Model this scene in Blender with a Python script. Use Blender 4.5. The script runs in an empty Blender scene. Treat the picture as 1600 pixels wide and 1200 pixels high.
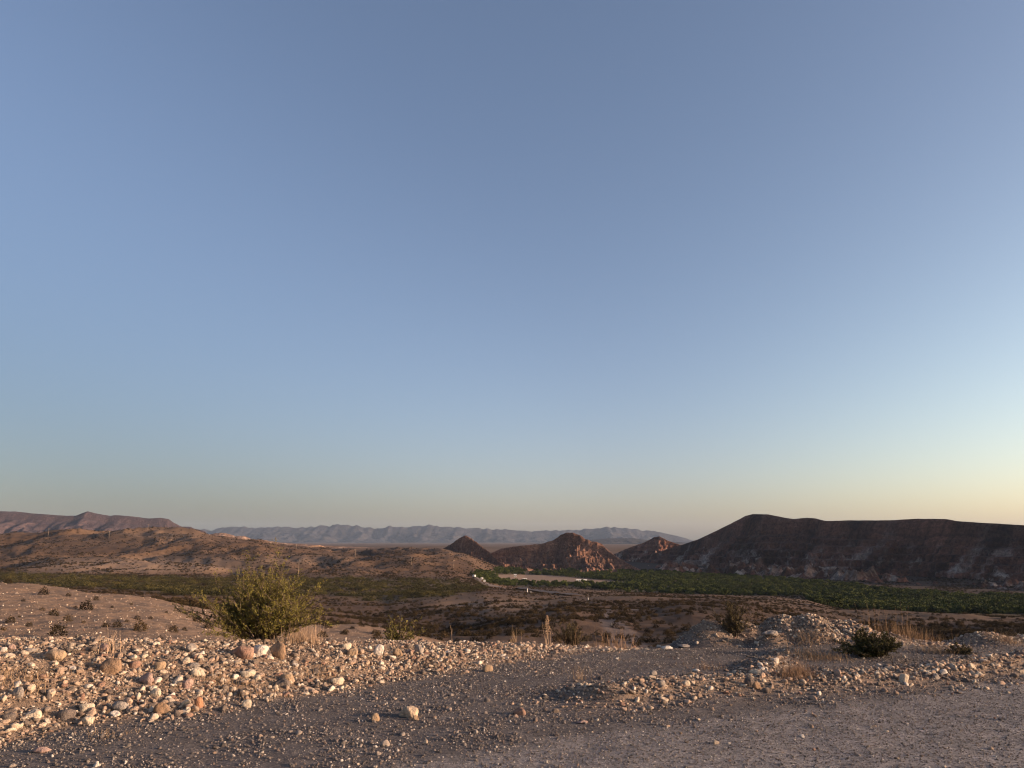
import bpy, math, random
import numpy as np
from mathutils import Vector, Euler

random.seed(7)
rng = np.random.default_rng(11)
C = bpy.context.scene.collection
S = bpy.context.scene
R = math.radians

# ------------------------------------------------------------------ camera
PITCH = R(11.5)
CAMZ = 1.6
F = 1202.0                      # focal length in pixels of the 1600 px wide photograph
cam = bpy.data.cameras.new('camera')
cam.sensor_width = 36.0
cam.lens = 36.0 * F / 1600.0
cam.clip_start = 0.05
cam.clip_end = 40000.0
cam_o = bpy.data.objects.new('camera', cam)
cam_o.location = (0, 0, CAMZ)
cam_o.rotation_euler = (R(90) + PITCH, 0, 0)
C.objects.link(cam_o)
S.camera = cam_o

# ------------------------------------------------------------------ light
SUN_EL = R(10.0)
SUN_AZ = R(101.0)                # clockwise from the view direction
world = bpy.data.worlds.new('World')
S.world = world
world.use_nodes = True
wn, wl = world.node_tree.nodes, world.node_tree.links
wn.clear()
sky = wn.new('ShaderNodeTexSky')
sky.sky_type = 'NISHITA'
sky.sun_disc = False
sky.sun_elevation = SUN_EL
sky.sun_rotation = SUN_AZ
sky.altitude = 900
sky.air_density = 1.0
sky.dust_density = 3.5
sky.ozone_density = 3.0
bg = wn.new('ShaderNodeBackground')
bg.inputs['Strength'].default_value = 0.087
wo = wn.new('ShaderNodeOutputWorld')
gm = wn.new('ShaderNodeGamma'); gm.inputs[1].default_value = 0.90
tm = wn.new('ShaderNodeMix'); tm.data_type = 'RGBA'; tm.blend_type = 'MULTIPLY'; tm.inputs[0].default_value = 1.0
tm.inputs[7].default_value = (1.40, 1.18, 1.15, 1)
wl.new(sky.outputs[0], gm.inputs[0]); wl.new(gm.outputs[0], tm.inputs[6]); # broad brightening of the low sky towards the sun, the same on both sides of it
tc = wn.new('ShaderNodeTexCoord'); sx_ = wn.new('ShaderNodeSeparateXYZ'); wl.new(tc.outputs['Generated'], sx_.inputs[0])
dt = wn.new('ShaderNodeVectorMath'); dt.operation = 'DOT_PRODUCT'; wl.new(tc.outputs['Generated'], dt.inputs[0])
dt.inputs[1].default_value = (math.sin(SUN_AZ), math.cos(SUN_AZ), 0)
def wm(op, a, b_, clamp=False):
    n_ = wn.new('ShaderNodeMath'); n_.operation = op; n_.use_clamp = clamp
    for k_, v_ in enumerate((a, b_)):
        if isinstance(v_, (int, float)): n_.inputs[k_].default_value = v_
        else: wl.new(v_, n_.inputs[k_])
    return n_.outputs[0]
low_ = wm('POWER', wm('SUBTRACT', 1.0, wm('ABSOLUTE', sx_.outputs[2], 0), True), 2.2)
tt = wm('ADD', wm('MULTIPLY', wm('MULTIPLY', dt.outputs['Value'], low_), 0.5), 0.5, True)
rp = wn.new('ShaderNodeValToRGB'); cr_ = rp.color_ramp; cr_.interpolation = 'EASE'
for _ in range(2): cr_.elements.new(0.5)
for e_, (p_, c_) in zip(cr_.elements, [(0.20, (0.63, 0.62, 0.60)), (0.46, (1.14, 1.06, 1.00)), (0.74, (1.80, 1.66, 1.32)), (1.0, (2.2, 1.9, 1.4))]):
    e_.position = p_; e_.color = (*c_, 1)
wl.new(tt, rp.inputs[0])
tm2 = wn.new('ShaderNodeMix'); tm2.data_type = 'RGBA'; tm2.blend_type = 'MULTIPLY'; tm2.inputs[0].default_value = 1.0
wl.new(tm.outputs[2], tm2.inputs[6]); wl.new(rp.outputs[0], tm2.inputs[7]); wl.new(tm2.outputs[2], bg.inputs[0])
wl.new(bg.outputs[0], wo.inputs[0])

sun = bpy.data.lights.new('sun', 'SUN')
sun.energy = 4.1
sun.angle = R(0.5)
sun.color = (1.0, 0.71, 0.49)
sun_o = bpy.data.objects.new('sun', sun)
sv = Vector((math.sin(SUN_AZ) * math.cos(SUN_EL), math.cos(SUN_AZ) * math.cos(SUN_EL), math.sin(SUN_EL)))
sun_o.rotation_euler = (-sv).to_track_quat('-Z', 'Y').to_euler()
sun_o.location = (60, -10, 40)
C.objects.link(sun_o)

S.view_settings.view_transform = 'Standard'
S.view_settings.look = 'None'
S.view_settings.gamma = 1.0
S.view_settings.use_curve_mapping = False
S.view_settings.exposure = 1.2
S.cycles.filter_width = 1.15
S.cycles.volume_bounces = 1
S.cycles.max_bounces = 6

# ------------------------------------------------------------------ pixel <-> world helpers (1600x1200 photograph)
cp, sp = math.cos(PITCH), math.sin(PITCH)

def P(px, py, Y):
    """point on the ray of a pixel at world depth Y"""
    u = (px - 800.0) / F; v = (600.0 - py) / F
    dy = cp - v * sp; dz = sp + v * cp
    return u / dy * Y, Y, CAMZ + dz / dy * Y

def proj(X, Y, Z):
    d = Y * cp + (Z - CAMZ) * sp
    v = ((Z - CAMZ) * cp - Y * sp) / d
    return 800.0 + F * X / d, 600.0 - F * v

# ------------------------------------------------------------------ noise
_perm = rng.permutation(1024)
_perm = np.concatenate([_perm, _perm])
_ga = rng.uniform(0, 2 * np.pi, 1024)
_gx, _gy = np.cos(_ga), np.sin(_ga)

def perlin(x, y):
    x = np.asarray(x, float); y = np.asarray(y, float)
    xi = np.floor(x).astype(np.int64); yi = np.floor(y).astype(np.int64)
    xf = x - xi; yf = y - yi
    xi &= 1023; yi &= 1023
    x1 = (xi + 1) & 1023; y1 = (yi + 1) & 1023
    u = xf ** 3 * (xf * (xf * 6 - 15) + 10); v = yf ** 3 * (yf * (yf * 6 - 15) + 10)
    def g(a, b, dx, dy):
        h = _perm[_perm[a] + b]
        return _gx[h] * dx + _gy[h] * dy
    n00 = g(xi, yi, xf, yf); n10 = g(x1, yi, xf - 1, yf)
    n01 = g(xi, y1, xf, yf - 1); n11 = g(x1, y1, xf - 1, yf - 1)
    return (n00 * (1 - u) + n10 * u) * (1 - v) + (n01 * (1 - u) + n11 * u) * v

def fbm(x, y, o=5, ox=0.0):
    s = 0.0; a = 1.0; t = 0.0
    for i in range(o):
        s = s + a * perlin(x * 2 ** i + 17.3 * i + ox, y * 2 ** i + 9.1 * i - ox); t += a; a *= 0.5
    return s / t * 1.6

def ridged(x, y, o=4, ox=0.0):
    s = 0.0; a = 1.0; t = 0.0
    for i in range(o):
        s = s + a * (1 - np.abs(perlin(x * 2 ** i + 31.7 * i + ox, y * 2 ** i + 5.3 * i + ox)) * 2.0); t += a; a *= 0.5
    return s / t

def sstep(a, b, x):
    t = np.clip((x - a) / (b - a), 0, 1)
    return t * t * (3 - 2 * t)

# ------------------------------------------------------------------ terrain as control lines
# each line: list of (px, py or ('z', z), Y); turned into s = X/Y -> (Y, z)
def line(pts, Yc=None):
    s, Yv, zv = [], [], []
    for p in pts:
        px, py = p[0], p[1]
        Y = p[2] if len(p) > 2 else Yc
        if isinstance(py, tuple):
            z = py[1]
            d = Y * cp + (z - CAMZ) * sp
            X = (px - 800.0) / F * d
        else:
            X, _, z = P(px, py, Y)
        s.append(X / Y); Yv.append(Y); zv.append(z)
    return np.array(s), np.array(Yv), np.array(zv)

def gz(px, py, z=0.0):
    """depth at which a pixel's ray meets the plane z"""
    v = (600.0 - py) / F
    t = (sp + v * cp) / (cp - v * sp)
    return (z - CAMZ) / t

base_pts = [(-400, 1200), (-200, 1185), (0, 1160), (100, 1143), (300, 1124), (430, 1102), (500, 1088), (620, 1067), (760, 1046), (900, 1024), (1000, 1016)]
Z = lambda z: ('z', z)
LINES = [
    line([(-2000, Z(0)), (3600, Z(0))], 0.5),
    line([(-2000, Z(0)), (3600, Z(0))], 3.5),
    line([(p[0], Z(0.0), gz(p[0], p[1])) for p in base_pts] + [(1100, Z(0), 12.0), (1700, Z(0), 11.8), (2600, Z(0), 11.8)]),
    # crest of the windrow on the left, lip of the slope on the right
    line([(-600, 985, 7.2), (-200, 1000, 8.0), (0, 1001, 8.6), (200, 1001, 9.2), (400, 1003, 10.0), (600, 1004, 11.0), (800, 1006, 12.1), (900, 1010, 12.7),
          (1000, 1013, 12.9), (1100, 1012, 13.2), (1200, 1012, 13.4), (1300, 1011, 13.6), (1450, 1010, 13.6), (1600, 1008, 13.8), (2400, 1005, 13.8)]),
    line([(-600, 1010, 10), (0, 1012, 10.2), (400, 1018, 11.5), (600, 1022, 12.6), (900, 1035, 14.2), (1100, 1035, 14.6), (1600, 1030, 15.2), (2400, 1020, 15.2)]),
    line([(-600, 1030), (0, 1040), (330, 1048), (600, 1060), (1600, 1080), (2400, 1080)], 18),
    line([(-600, 975), (0, 985), (150, 990), (330, 1000), (420, 1012), (500, 1005), (600, 1012), (700, 1040), (900, 1055), (1100, 1060), (2400, 1060)], 30),
    line([(-600, 890), (-200, 899), (0, 908), (100, 914), (200, 924), (330, 945), (420, 966), (500, 971), (560, 972), (620, 977), (680, 994), (720, 1020), (900, 1035), (1100, 1045), (2400, 1040)], 60),
    line([(-600, 915), (0, 925), (330, 958), (500, 985), (600, 990), (700, 1000), (800, 998), (1000, 1003), (1200, 1003), (1600, 1010), (2400, 1005)], 85),
    line([(-600, 930), (0, 936), (330, 950), (500, 972), (600, 985), (700, 990), (740, 984), (800, 968), (900, 957), (1000, 962), (1080, 958), (1200, 975), (1300, 988), (1600, 990), (2400, 985)], 140),
    line([(-600, 922), (0, 926), (330, 938), (500, 955), (600, 965), (700, 962), (800, 951), (900, 946), (1000, 945), (1060, 940), (1150, 946), (1250, 958), (1330, 968), (1420, 960), (1600, 965), (2400, 962)], 200),
    line([(-600, 912), (0, 917), (330, 926), (500, 941), (600, 944), (660, 936), (760, 931), (850, 936), (1000, 933), (1150, 938), (1250, 948), (1400, 956), (1600, 964), (2400, 968)], 300),
    line([(-600, 902), (0, 906), (330, 912), (600, 918), (750, 919), (850, 921), (900, 922), (1000, 926), (1200, 932), (1260, 938), (1320, 954), (1400, 959), (1600, 963), (2400, 968)], 450),
    line([(-600, 892), (0, 896), (330, 903), (500, 905), (700, 905), (745, 910), (775, Z(-42)), (820, Z(-45)), (3000, Z(-45))], 620),
    line([(-600, 884), (0, 886), (60, 878), (100, 873), (200, 872), (330, 877), (360, 886), (410, 884), (500, 889), (560, 884), (620, 886), (700, 890), (745, 900), (790, Z(-44)), (820, Z(-45)), (3000, Z(-45))], 800),
    line([(-600, 868), (0, 872), (60, 868), (200, 866), (330, 864), (400, 862), (450, 868), (550, 870), (640, 869), (700, 876), (740, 886), (770, Z(-42)), (820, Z(-45)), (3000, Z(-45))], 960),
    line([(-600, 836), (0, 835), (60, 834), (125, 826), (200, 825), (225, 828), (270, 826), (300, 829), (340, 838), (380, 843), (430, 849), (480, 855), (520, 861), (560, 863), (600, 858), (640, 858), (690, 860), (730, 868), (780, Z(-40)), (820, Z(-45)), (3000, Z(-45))], 1180),
    line([(-600, 842), (125, 838), (330, 844), (500, 860), (700, 862), (820, Z(-44)), (3000, Z(-45))], 1600),
    line([(-3000, Z(-16)), (900, Z(-22)), (3000, Z(-40))], 2600),
    line([(-3000, Z(-35)), (3000, Z(-35))], 9500),
    line([(-3000, Z(-35)), (3000, Z(-35))], 20000),
]

def ridge_bump(X, Y, pts, w, h):
    """raised windrow along a world polyline"""
    best = np.full(X.shape, 1e9)
    for (x0, y0), (x1, y1) in zip(pts[:-1], pts[1:]):
        dx, dy = x1 - x0, y1 - y0
        t = np.clip(((X - x0) * dx + (Y - y0) * dy) / (dx * dx + dy * dy), 0, 1)
        best = np.minimum(best, np.hypot(X - x0 - t * dx, Y - y0 - t * dy))
    return h * np.exp(-(best / w) ** 2)

def g0(px, py):
    Y = gz(px, py); return P(px, py, Y)[:2]

WINDROW = [g0(p, q) for p, q in [(960, 1090), (1030, 1079), (1100, 1075), (1200, 1070), (1300, 1066), (1400, 1061), (1500, 1050), (1560, 1042), (1640, 1034)]]
WINDROW2 = [g0(p, q) for p, q in [(1180, 1060), (1205, 1036), (1230, 1022)]]
MOUNDS = [  # px, Y, radius x, radius y, pixel row of the top
    (1108, 13.3, 0.50, 0.5, 971), (1162, 13.5, 0.45, 0.5, 973), (1222, 13.6, 0.62, 0.75, 961), (1262, 13.5, 0.70, 0.8, 960), (1312, 13.4, 0.75, 0.75, 970), (1375, 13.4, 0.6, 0.6, 990),
    (1205, 12.75, 0.30, 0.28, 990), (1258, 12.9, 0.45, 0.40, 998), (1430, 13.3, 0.6, 0.5, 1001), (1530, 13.9, 0.6, 0.6, 988), (1610, 13.8, 0.7, 0.6, 992),
    (1050, 9.6, 0.5, 0.3, 1068)]
_mz = {}
def height(X, Y, near_noise=True):
    X = np.asarray(X, float); Y = np.asarray(Y, float)
    Ys = np.maximum(Y, 0.6)
    s = X / Ys
    yl = [np.interp(s, L[0], L[1]) for L in LINES]
    zl = [np.interp(s, L[0], L[2]) for L in LINES]
    z = zl[0].copy() if hasattr(zl[0], 'copy') else np.array(zl[0])
    for i in range(len(LINES) - 1):
        a, b = np.log(yl[i]), np.log(yl[i + 1])
        t = np.clip((np.log(Ys) - a) / (b - a), 0, 1)
        if i < 5: t = t * t * (3 - 2 * t)
        m = Ys >= yl[i]
        z = np.where(m, zl[i] * (1 - t) + zl[i + 1] * t, z)
    # relief
    far = sstep(25, 80, Ys)
    z = z + far * sstep(700, 300, Ys) * (fbm(X / 26, Y / 34, 5) * 1.5)
    z = z + far * fbm(X / 7, Y / 7, 4, 3.3) * 0.28 * sstep(500, 100, Ys) + sstep(20, 30, Ys) * sstep(90, 60, Ys) * (fbm(X / 2.2, Y / 2.2, 3, 6.6) * 0.17 - 0.25 * (1 - ridged(X / 9 + 3, Y / 22, 3, 2.1)))
    px = 800 + 1227 * s
    hill = sstep(560, 820, Ys) * sstep(2400, 1250, Ys) * sstep(800, 690, px)
    rg = ridged(X / 150 + fbm(X / 200, Y / 200, 2) * 0.6, Y / 190, 5, 4.2)
    z = z - hill * (1 - rg) * 20 + hill * 6.5
    z = z - hill * (1 - ridged(X / 42, Y / 60, 3, 8.8)) * 3.0
    z = z + sstep(1300, 2400, Ys) * fbm(X / 400, Y / 400, 4, 2.2) * 9
    if near_noise:
        nr = sstep(24, 15, Ys)
        mb = 0.0
        for q_ in MOUNDS:
            px_, Yc, rx, ry, top = q_
            Xc, _, zt = P(px_, top, Yc)
            if q_ not in _mz: _mz[q_] = max(0.02, zt - float(height(np.array([Xc]), np.array([Yc]), False)[0]))
            mb = np.maximum(mb, _mz[q_] * np.exp(-(((X - Xc) / rx) ** 2 + ((Y - Yc) / ry) ** 2)))
        z = z + mb * nr
        z = z + ridge_bump(X, Y, WINDROW, 0.34, 0.12) * nr + ridge_bump(X, Y, WINDROW2, 0.22, 0.06) * nr
        rk = rocky(X, Y)
        z = z + nr * (fbm(X / 0.9, Y / 0.9, 3, 1.1) * 0.035 * (0.35 + rk) + fbm(X / 0.16, Y / 0.16, 3, 5.5) * 0.012 * (0.25 + 1.5 * rk))
        # wheel-worn dips on the road
        z = z - nr * 0.02 * sstep(0.2, 0.6, perlin(X / 2.5 + 4, Y / 1.1 + 2)) 
    return z

BASE_S = np.array([(p[0] - 800) / F * (gz(*p) * cp - CAMZ * sp) / gz(*p) for p in base_pts]); BASE_Y = np.array([gz(*p) for p in base_pts])
def rocky(X, Y):
    """1 on the stony windrows and mounds, 0 on the worn road"""
    s = X / np.maximum(Y, 0.6)
    yb = np.interp(s, BASE_S, BASE_Y)
    wob = fbm(X / 0.8, Y / 0.8, 3, 7.7) * 0.45
    left = sstep(-0.15, 0.45, Y - yb + wob) * sstep(0.20, 0.09, s)
    r = np.maximum(left, np.clip(ridge_bump(X, Y, WINDROW, 0.48, 1.15), 0, 1))
    r = np.maximum(r, np.clip(ridge_bump(X, Y, WINDROW2, 0.25, 0.8), 0, 1))
    for (px_, Yc, rx, ry, top) in MOUNDS[:11]:
        Xc = P(px_, top, Yc)[0]
        r = np.maximum(r, np.exp(-(((X - Xc) / (rx * 1.1)) ** 2 + ((Y - Yc) / (ry * 1.2)) ** 2) ** 2))
    return r

ROAD_PX = [(-400, 1290), (300, 1235), (560, 1205), (700, 1188), (860, 1155), (1000, 1138), (1200, 1113), (1400, 1090), (1600, 1066), (1900, 1046)]
ROAD_S = np.array([(p[0] - 800) / F * (gz(*p) * cp - CAMZ * sp) / gz(*p) for p in ROAD_PX]); ROAD_Y = np.array([gz(*p) for p in ROAD_PX])
def roadness(X, Y):
    s = X / np.maximum(Y, 0.6)
    return sstep(0.25, -0.35, Y - np.interp(s, ROAD_S, ROAD_Y) + fbm(X / 1.2, Y / 0.8, 3, 2.7) * 0.35)

def hit(px, py, y0=4.0, y1=3000.0):
    """first point where a pixel's ray meets the terrain"""
    Ys = np.exp(np.linspace(math.log(y0), math.log(y1), 1600))
    u = (px - 800.0) / F; v = (600.0 - py) / F
    dy = cp - v * sp; dz = sp + v * cp
    X = u / dy * Ys; Zr = CAMZ + dz / dy * Ys
    h = height(X, Ys)
    k = np.argmax(h >= Zr)
    if h[k] < Zr[k]: k = len(Ys) - 1
    return float(X[k]), float(Ys[k]), float(h[k])

# ------------------------------------------------------------------ materials
def mat(name):
    m = bpy.data.materials.new(name); m.use_nodes = True
    nt = m.node_tree; nt.nodes.clear()
    out = nt.nodes.new('ShaderNodeOutputMaterial')
    b = nt.nodes.new('ShaderNodeBsdfPrincipled')
    b.inputs['Roughness'].default_value = 0.95
    b.inputs['Specular IOR Level'].default_value = 0.15
    nt.links.new(b.outputs[0], out.inputs[0])
    return m, nt, b

def N(nt, t, **k):
    n = nt.nodes.new(t)
    for a, v in k.items():
        if a.startswith('i_'):
            key = a[2:].replace('_', ' ')
            n.inputs[key].default_value = v
        else: setattr(n, a, v)
    return n

def ramp(nt, fac, stops, interp='LINEAR'):
    r = nt.nodes.new('ShaderNodeValToRGB'); cr = r.color_ramp; cr.interpolation = interp
    while len(cr.elements) < len(stops): cr.elements.new(0.5)
    for e, (p, c) in zip(cr.elements, stops):
        e.position = p; e.color = (*c, 1) if not isinstance(c, float) else (c, c, c, 1)
    nt.links.new(fac, r.inputs[0]); return r.outputs[0]

def mix(nt, a, b, fac, mode='MIX'):
    m = nt.nodes.new('ShaderNodeMix'); m.data_type = 'RGBA'; m.blend_type = mode
    for inp, v in ((m.inputs[6], a), (m.inputs[7], b)):
        if isinstance(v, tuple): inp.default_value = (*v, 1)
        else: nt.links.new(v, inp)
    if isinstance(fac, (int, float)): m.inputs[0].default_value = fac
    else: nt.links.new(fac, m.inputs[0])
    return m.outputs[2]

def noise(nt, scale, detail=5, rough=0.6, vec=None, scl=None):
    n = N(nt, 'ShaderNodeTexNoise'); n.inputs['Scale'].default_value = scale
    n.inputs['Detail'].default_value = detail; n.inputs['Roughness'].default_value = rough
    if vec is not None:
        if scl:
            mp = nt.nodes.new('ShaderNodeMapping'); mp.inputs['Scale'].default_value = scl
            nt.links.new(vec, mp.inputs[0]); vec = mp.outputs[0]
        nt.links.new(vec, n.inputs[0])
    return n.outputs[0]

def bump(nt, b, h, dist, strength=1.0):
    n = nt.nodes.new('ShaderNodeBump'); n.inputs['Distance'].default_value = dist; n.inputs['Strength'].default_value = strength
    nt.links.new(h, n.inputs['Height']); nt.links.new(n.outputs[0], b.inputs['Normal']); return n

def pos(nt): return nt.nodes.new('ShaderNodeNewGeometry').outputs['Position']
def objc(nt): return nt.nodes.new('ShaderNodeTexCoord').outputs['Object']
def attr(nt, name, out='Fac'):
    a = nt.nodes.new('ShaderNodeAttribute'); a.attribute_name = name; return a.outputs[out]

def stone_mat(name, stops, speck=(0.10, 0.09, 0.08), scale=1.0, flip=0.0):
    m, nt, b = mat(name)
    oi = nt.nodes.new('ShaderNodeObjectInfo')
    col = ramp(nt, oi.outputs['Random'], stops, 'CONSTANT')
    p = objc(nt)
    # every stone takes its own spot of the texture
    add = nt.nodes.new('ShaderNodeVectorMath'); add.operation = 'ADD'
    comb = nt.nodes.new('ShaderNodeCombineXYZ')
    mul = nt.nodes.new('ShaderNodeMath'); mul.operation = 'MULTIPLY'; mul.inputs[1].default_value = 91.0
    nt.links.new(oi.outputs['Random'], mul.inputs[0]); nt.links.new(mul.outputs[0], comb.inputs[0])
    nt.links.new(p, add.inputs[0]); nt.links.new(comb.outputs[0], add.inputs[1])
    n1 = noise(nt, 1.6 * scale, 6, 0.65, add.outputs[0])
    col = mix(nt, col, (0.52, 0.42, 0.32), ramp(nt, n1, [(0.42, 0.0), (0.75, 0.28)]))
    n2 = noise(nt, 7 * scale, 4, 0.7, add.outputs[0])
    col = mix(nt, col, speck, ramp(nt, n2, [(0.50, 0.0), (0.72, 0.55)]))
    # dust of the ground on the lower part
    nt.links.new(col, b.inputs['Base Color'])
    bump(nt, b, n2, 0.10, 0.6)
    return m

PALE = [(0.0, (0.41, 0.295, 0.215)), (0.10, (0.54, 0.425, 0.315)), (0.2, (0.25, 0.175, 0.13)), (0.30, (0.48, 0.335, 0.245)), (0.40, (0.17, 0.13, 0.105)), (0.50, (0.35, 0.25, 0.185)),
        (0.60, (0.60, 0.50, 0.39)), (0.68, (0.28, 0.165, 0.12)), (0.75, (0.42, 0.335, 0.26)), (0.83, (0.125, 0.098, 0.085)), (0.91, (0.70, 0.61, 0.51)), (0.95, (0.21, 0.165, 0.135))]
DARK = [(0.0, (0.13, 0.112, 0.105)), (0.15, (0.20, 0.172, 0.158)), (0.3, (0.085, 0.073, 0.070)), (0.45, (0.25, 0.21, 0.188)), (0.6, (0.145, 0.122, 0.113)), (0.72, (0.33, 0.275, 0.235)),
        (0.80, (0.17, 0.125, 0.108)), (0.90, (0.46, 0.40, 0.34)), (0.965, (0.68, 0.61, 0.53))]
M_PALE = stone_mat('pale_stone', PALE)
M_DARK = stone_mat('gravel_stone', DARK)
def one_stone(name, c): return stone_mat(name, [(0.0, c), (0.5, tuple(v * 0.92 for v in c))])
MS = {'buff': one_stone('buff_stone', (0.58, 0.43, 0.30)), 'tan': one_stone('tan_stone', (0.36, 0.25, 0.16)), 'brown': one_stone('brown_stone', (0.27, 0.17, 0.105)), 'cream': one_stone('cream_stone', (0.60, 0.50, 0.38)),
      'pink': one_stone('pink_stone', (0.40, 0.27, 0.23)), 'dark': one_stone('dark_stone', (0.13, 0.105, 0.095)), 'grey': one_stone('grey_stone', (0.30, 0.26, 0.23)),
      'red': one_stone('red_stone', (0.29, 0.17, 0.125)), 'white': one_stone('white_stone', (0.68, 0.60, 0.52)), 'orange': one_stone('orange_stone', (0.42, 0.21, 0.12))}

# near ground
m_ground, nt, b = mat('gravelly_ground')
p = pos(nt)
rk = attr(nt, 'rocky'); rd = attr(nt, 'road')
big = noise(nt, 0.6, 5, 0.6, p)
col = mix(nt, (0.105, 0.092, 0.088), (0.150, 0.130, 0.122), big)
col = mix(nt, col, (0.215, 0.195, 0.188), rd)
col = mix(nt, col, (0.25, 0.18, 0.13), rk)
ln = nt.nodes.new('ShaderNodeMath'); ln.operation = 'MULTIPLY'; ln.inputs[1].default_value = 0.45; nt.links.new(attr(nt, 'lane'), ln.inputs[0])
col = mix(nt, col, (0.245, 0.222, 0.212), ln.outputs[0])
v1 = N(nt, 'ShaderNodeTexVoronoi'); v1.inputs['Scale'].default_value = 55; nt.links.new(p, v1.inputs[0])
cellc = ramp(nt, v1.outputs['Color'], [(0.0, (0.45, 0.45, 0.45)), (0.5, (0.95, 0.93, 0.90)), (0.8, (1.2, 1.15, 1.1)), (1.0, (2.0, 1.9, 1.8))])
col = mix(nt, col, cellc, 0.85, 'MULTIPLY')
fine = noise(nt, 160, 4, 0.7, p)
col = mix(nt, col, ramp(nt, fine, [(0.3, 0.55), (0.7, 1.35)]), 0.8, 'MULTIPLY')
mid = noise(nt, 3.5, 5, 0.65, p)
col = mix(nt, col, ramp(nt, mid, [(0.3, 0.70), (0.7, 1.25)]), 0.9, 'MULTIPLY')
nt.links.new(col, b.inputs['Base Color'])
v2 = N(nt, 'ShaderNodeTexVoronoi'); v2.inputs['Scale'].default_value = 70; nt.links.new(p, v2.inputs[0])
inv = nt.nodes.new('ShaderNodeMath'); inv.operation = 'SUBTRACT'; inv.inputs[0].default_value = 1.0; nt.links.new(v2.outputs['Distance'], inv.inputs[1])
addm = nt.nodes.new('ShaderNodeMath'); addm.operation = 'ADD'; nt.links.new(inv.outputs[0], addm.inputs[0]); nt.links.new(fine, addm.inputs[1])
bump(nt, b, addm.outputs[0], 0.006, 0.9)

# valley ground
m_valley, nt, b = mat('desert_soil')
p = pos(nt)
veg = attr(nt, 'veg'); palea = attr(nt, 'pale'); dk = attr(nt, 'dark')
n_big = noise(nt, 0.012, 6, 0.6, p)
n_mid = noise(nt, 0.11, 6, 0.7, p)
n_fin = noise(nt, 1.7, 5, 0.7, p)
col = mix(nt, (0.078, 0.045, 0.027), (0.150, 0.090, 0.055), ramp(nt, n_big, [(0.35, 0.0), (0.65, 1.0)]))
col = mix(nt, col, (0.075, 0.045, 0.028), ramp(nt, n_mid, [(0.42, 0.0), (0.66, 0.85)]))
col = mix(nt, col, (0.235, 0.158, 0.108), palea)
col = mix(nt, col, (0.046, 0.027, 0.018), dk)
col = mix(nt, col, (0.115, 0.088, 0.078), attr(nt, 'track'))
col = mix(nt, col, (0.085, 0.060, 0.032), veg)
col = mix(nt, col, ramp(nt, n_fin, [(0.3, 0.65), (0.7, 1.3)]), 0.8, 'MULTIPLY')
nt.links.new(col, b.inputs['Base Color'])
bump(nt, b, n_fin, 0.25, 0.6)

def rock_mat(name, lo, hi, pale, band, scale=1.0, pale_amt=0.5, streak_amt=0.25, lowpale=None):
    m, nt, b = mat(name)
    p = pos(nt)
    a = noise(nt, 0.012 * scale, 7, 0.62, p)
    col = mix(nt, lo, hi, ramp(nt, a, [(0.38, 0.0), (0.62, 1.0)]))
    # level beds of rock
    sx = nt.nodes.new('ShaderNodeSeparateXYZ'); nt.links.new(p, sx.inputs[0])
    nz = noise(nt, 0.01 * scale, 3, 0.5, p)
    ma = nt.nodes.new('ShaderNodeMath'); ma.operation = 'MULTIPLY_ADD'; ma.inputs[1].default_value = 0.11 * scale
    ml = nt.nodes.new('ShaderNodeMath'); ml.operation = 'MULTIPLY'; ml.inputs[1].default_value = 5.0
    nt.links.new(nz, ml.inputs[0]); nt.links.new(sx.outputs[2], ma.inputs[0]); nt.links.new(ml.outputs[0], ma.inputs[2])
    cx = nt.nodes.new('ShaderNodeCombineXYZ'); nt.links.new(ma.outputs[0], cx.inputs[2])
    bands = noise(nt, 1.0, 3, 0.6, cx.outputs[0])
    col = mix(nt, col, band, ramp(nt, bands, [(0.47, 0.0), (0.60, 0.75)]))
    b2 = noise(nt, 0.035 * scale, 6, 0.7, p)
    fac = ramp(nt, b2, [(0.54, 0.0), (0.66, pale_amt)])
    if lowpale is not None:
        lw = nt.nodes.new('ShaderNodeMapRange'); lw.inputs[1].default_value = lowpale[0]; lw.inputs[2].default_value = lowpale[1]
        lw.inputs[3].default_value = 1.0; lw.inputs[4].default_value = 0.10
        nt.links.new(sx.outputs[2], lw.inputs[0])
        mm = nt.nodes.new('ShaderNodeMath'); mm.operation = 'MULTIPLY'; nt.links.new(fac, mm.inputs[0]); nt.links.new(lw.outputs[0], mm.inputs[1]); fac = mm.outputs[0]
    col = mix(nt, col, pale, fac)
    # scree and washed soil lying in streaks down the slope
    sc_ = nt.nodes.new('ShaderNodeCombineXYZ'); nt.links.new(attr(nt, 'along'), sc_.inputs[0]); nt.links.new(attr(nt, 'down'), sc_.inputs[1])
    st1 = noise(nt, 0.028 * scale, 8, 0.68, sc_.outputs[0], (1, 0.20, 1))
    col = mix(nt, col, lo, ramp(nt, st1, [(0.36, 0.95), (0.50, 0.0)]))
    sf = ramp(nt, st1, [(0.53, 0.0), (0.66, streak_amt)])
    if lowpale is not None:
        m2 = nt.nodes.new('ShaderNodeMath'); m2.operation = 'MULTIPLY'; nt.links.new(sf, m2.inputs[0]); nt.links.new(lw.outputs[0], m2.inputs[1]); sf = m2.outputs[0]
    col = mix(nt, col, pale, sf)
    c3 = noise(nt, 0.25 * scale, 6, 0.75, p)
    col = mix(nt, col, ramp(nt, c3, [(0.32, 0.35), (0.68, 1.6)]), 0.9, 'MULTIPLY')
    nt.links.new(col, b.inputs['Base Color'])
    bump(nt, b, c3, 5.0 / scale, 0.7)
    return m

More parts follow.
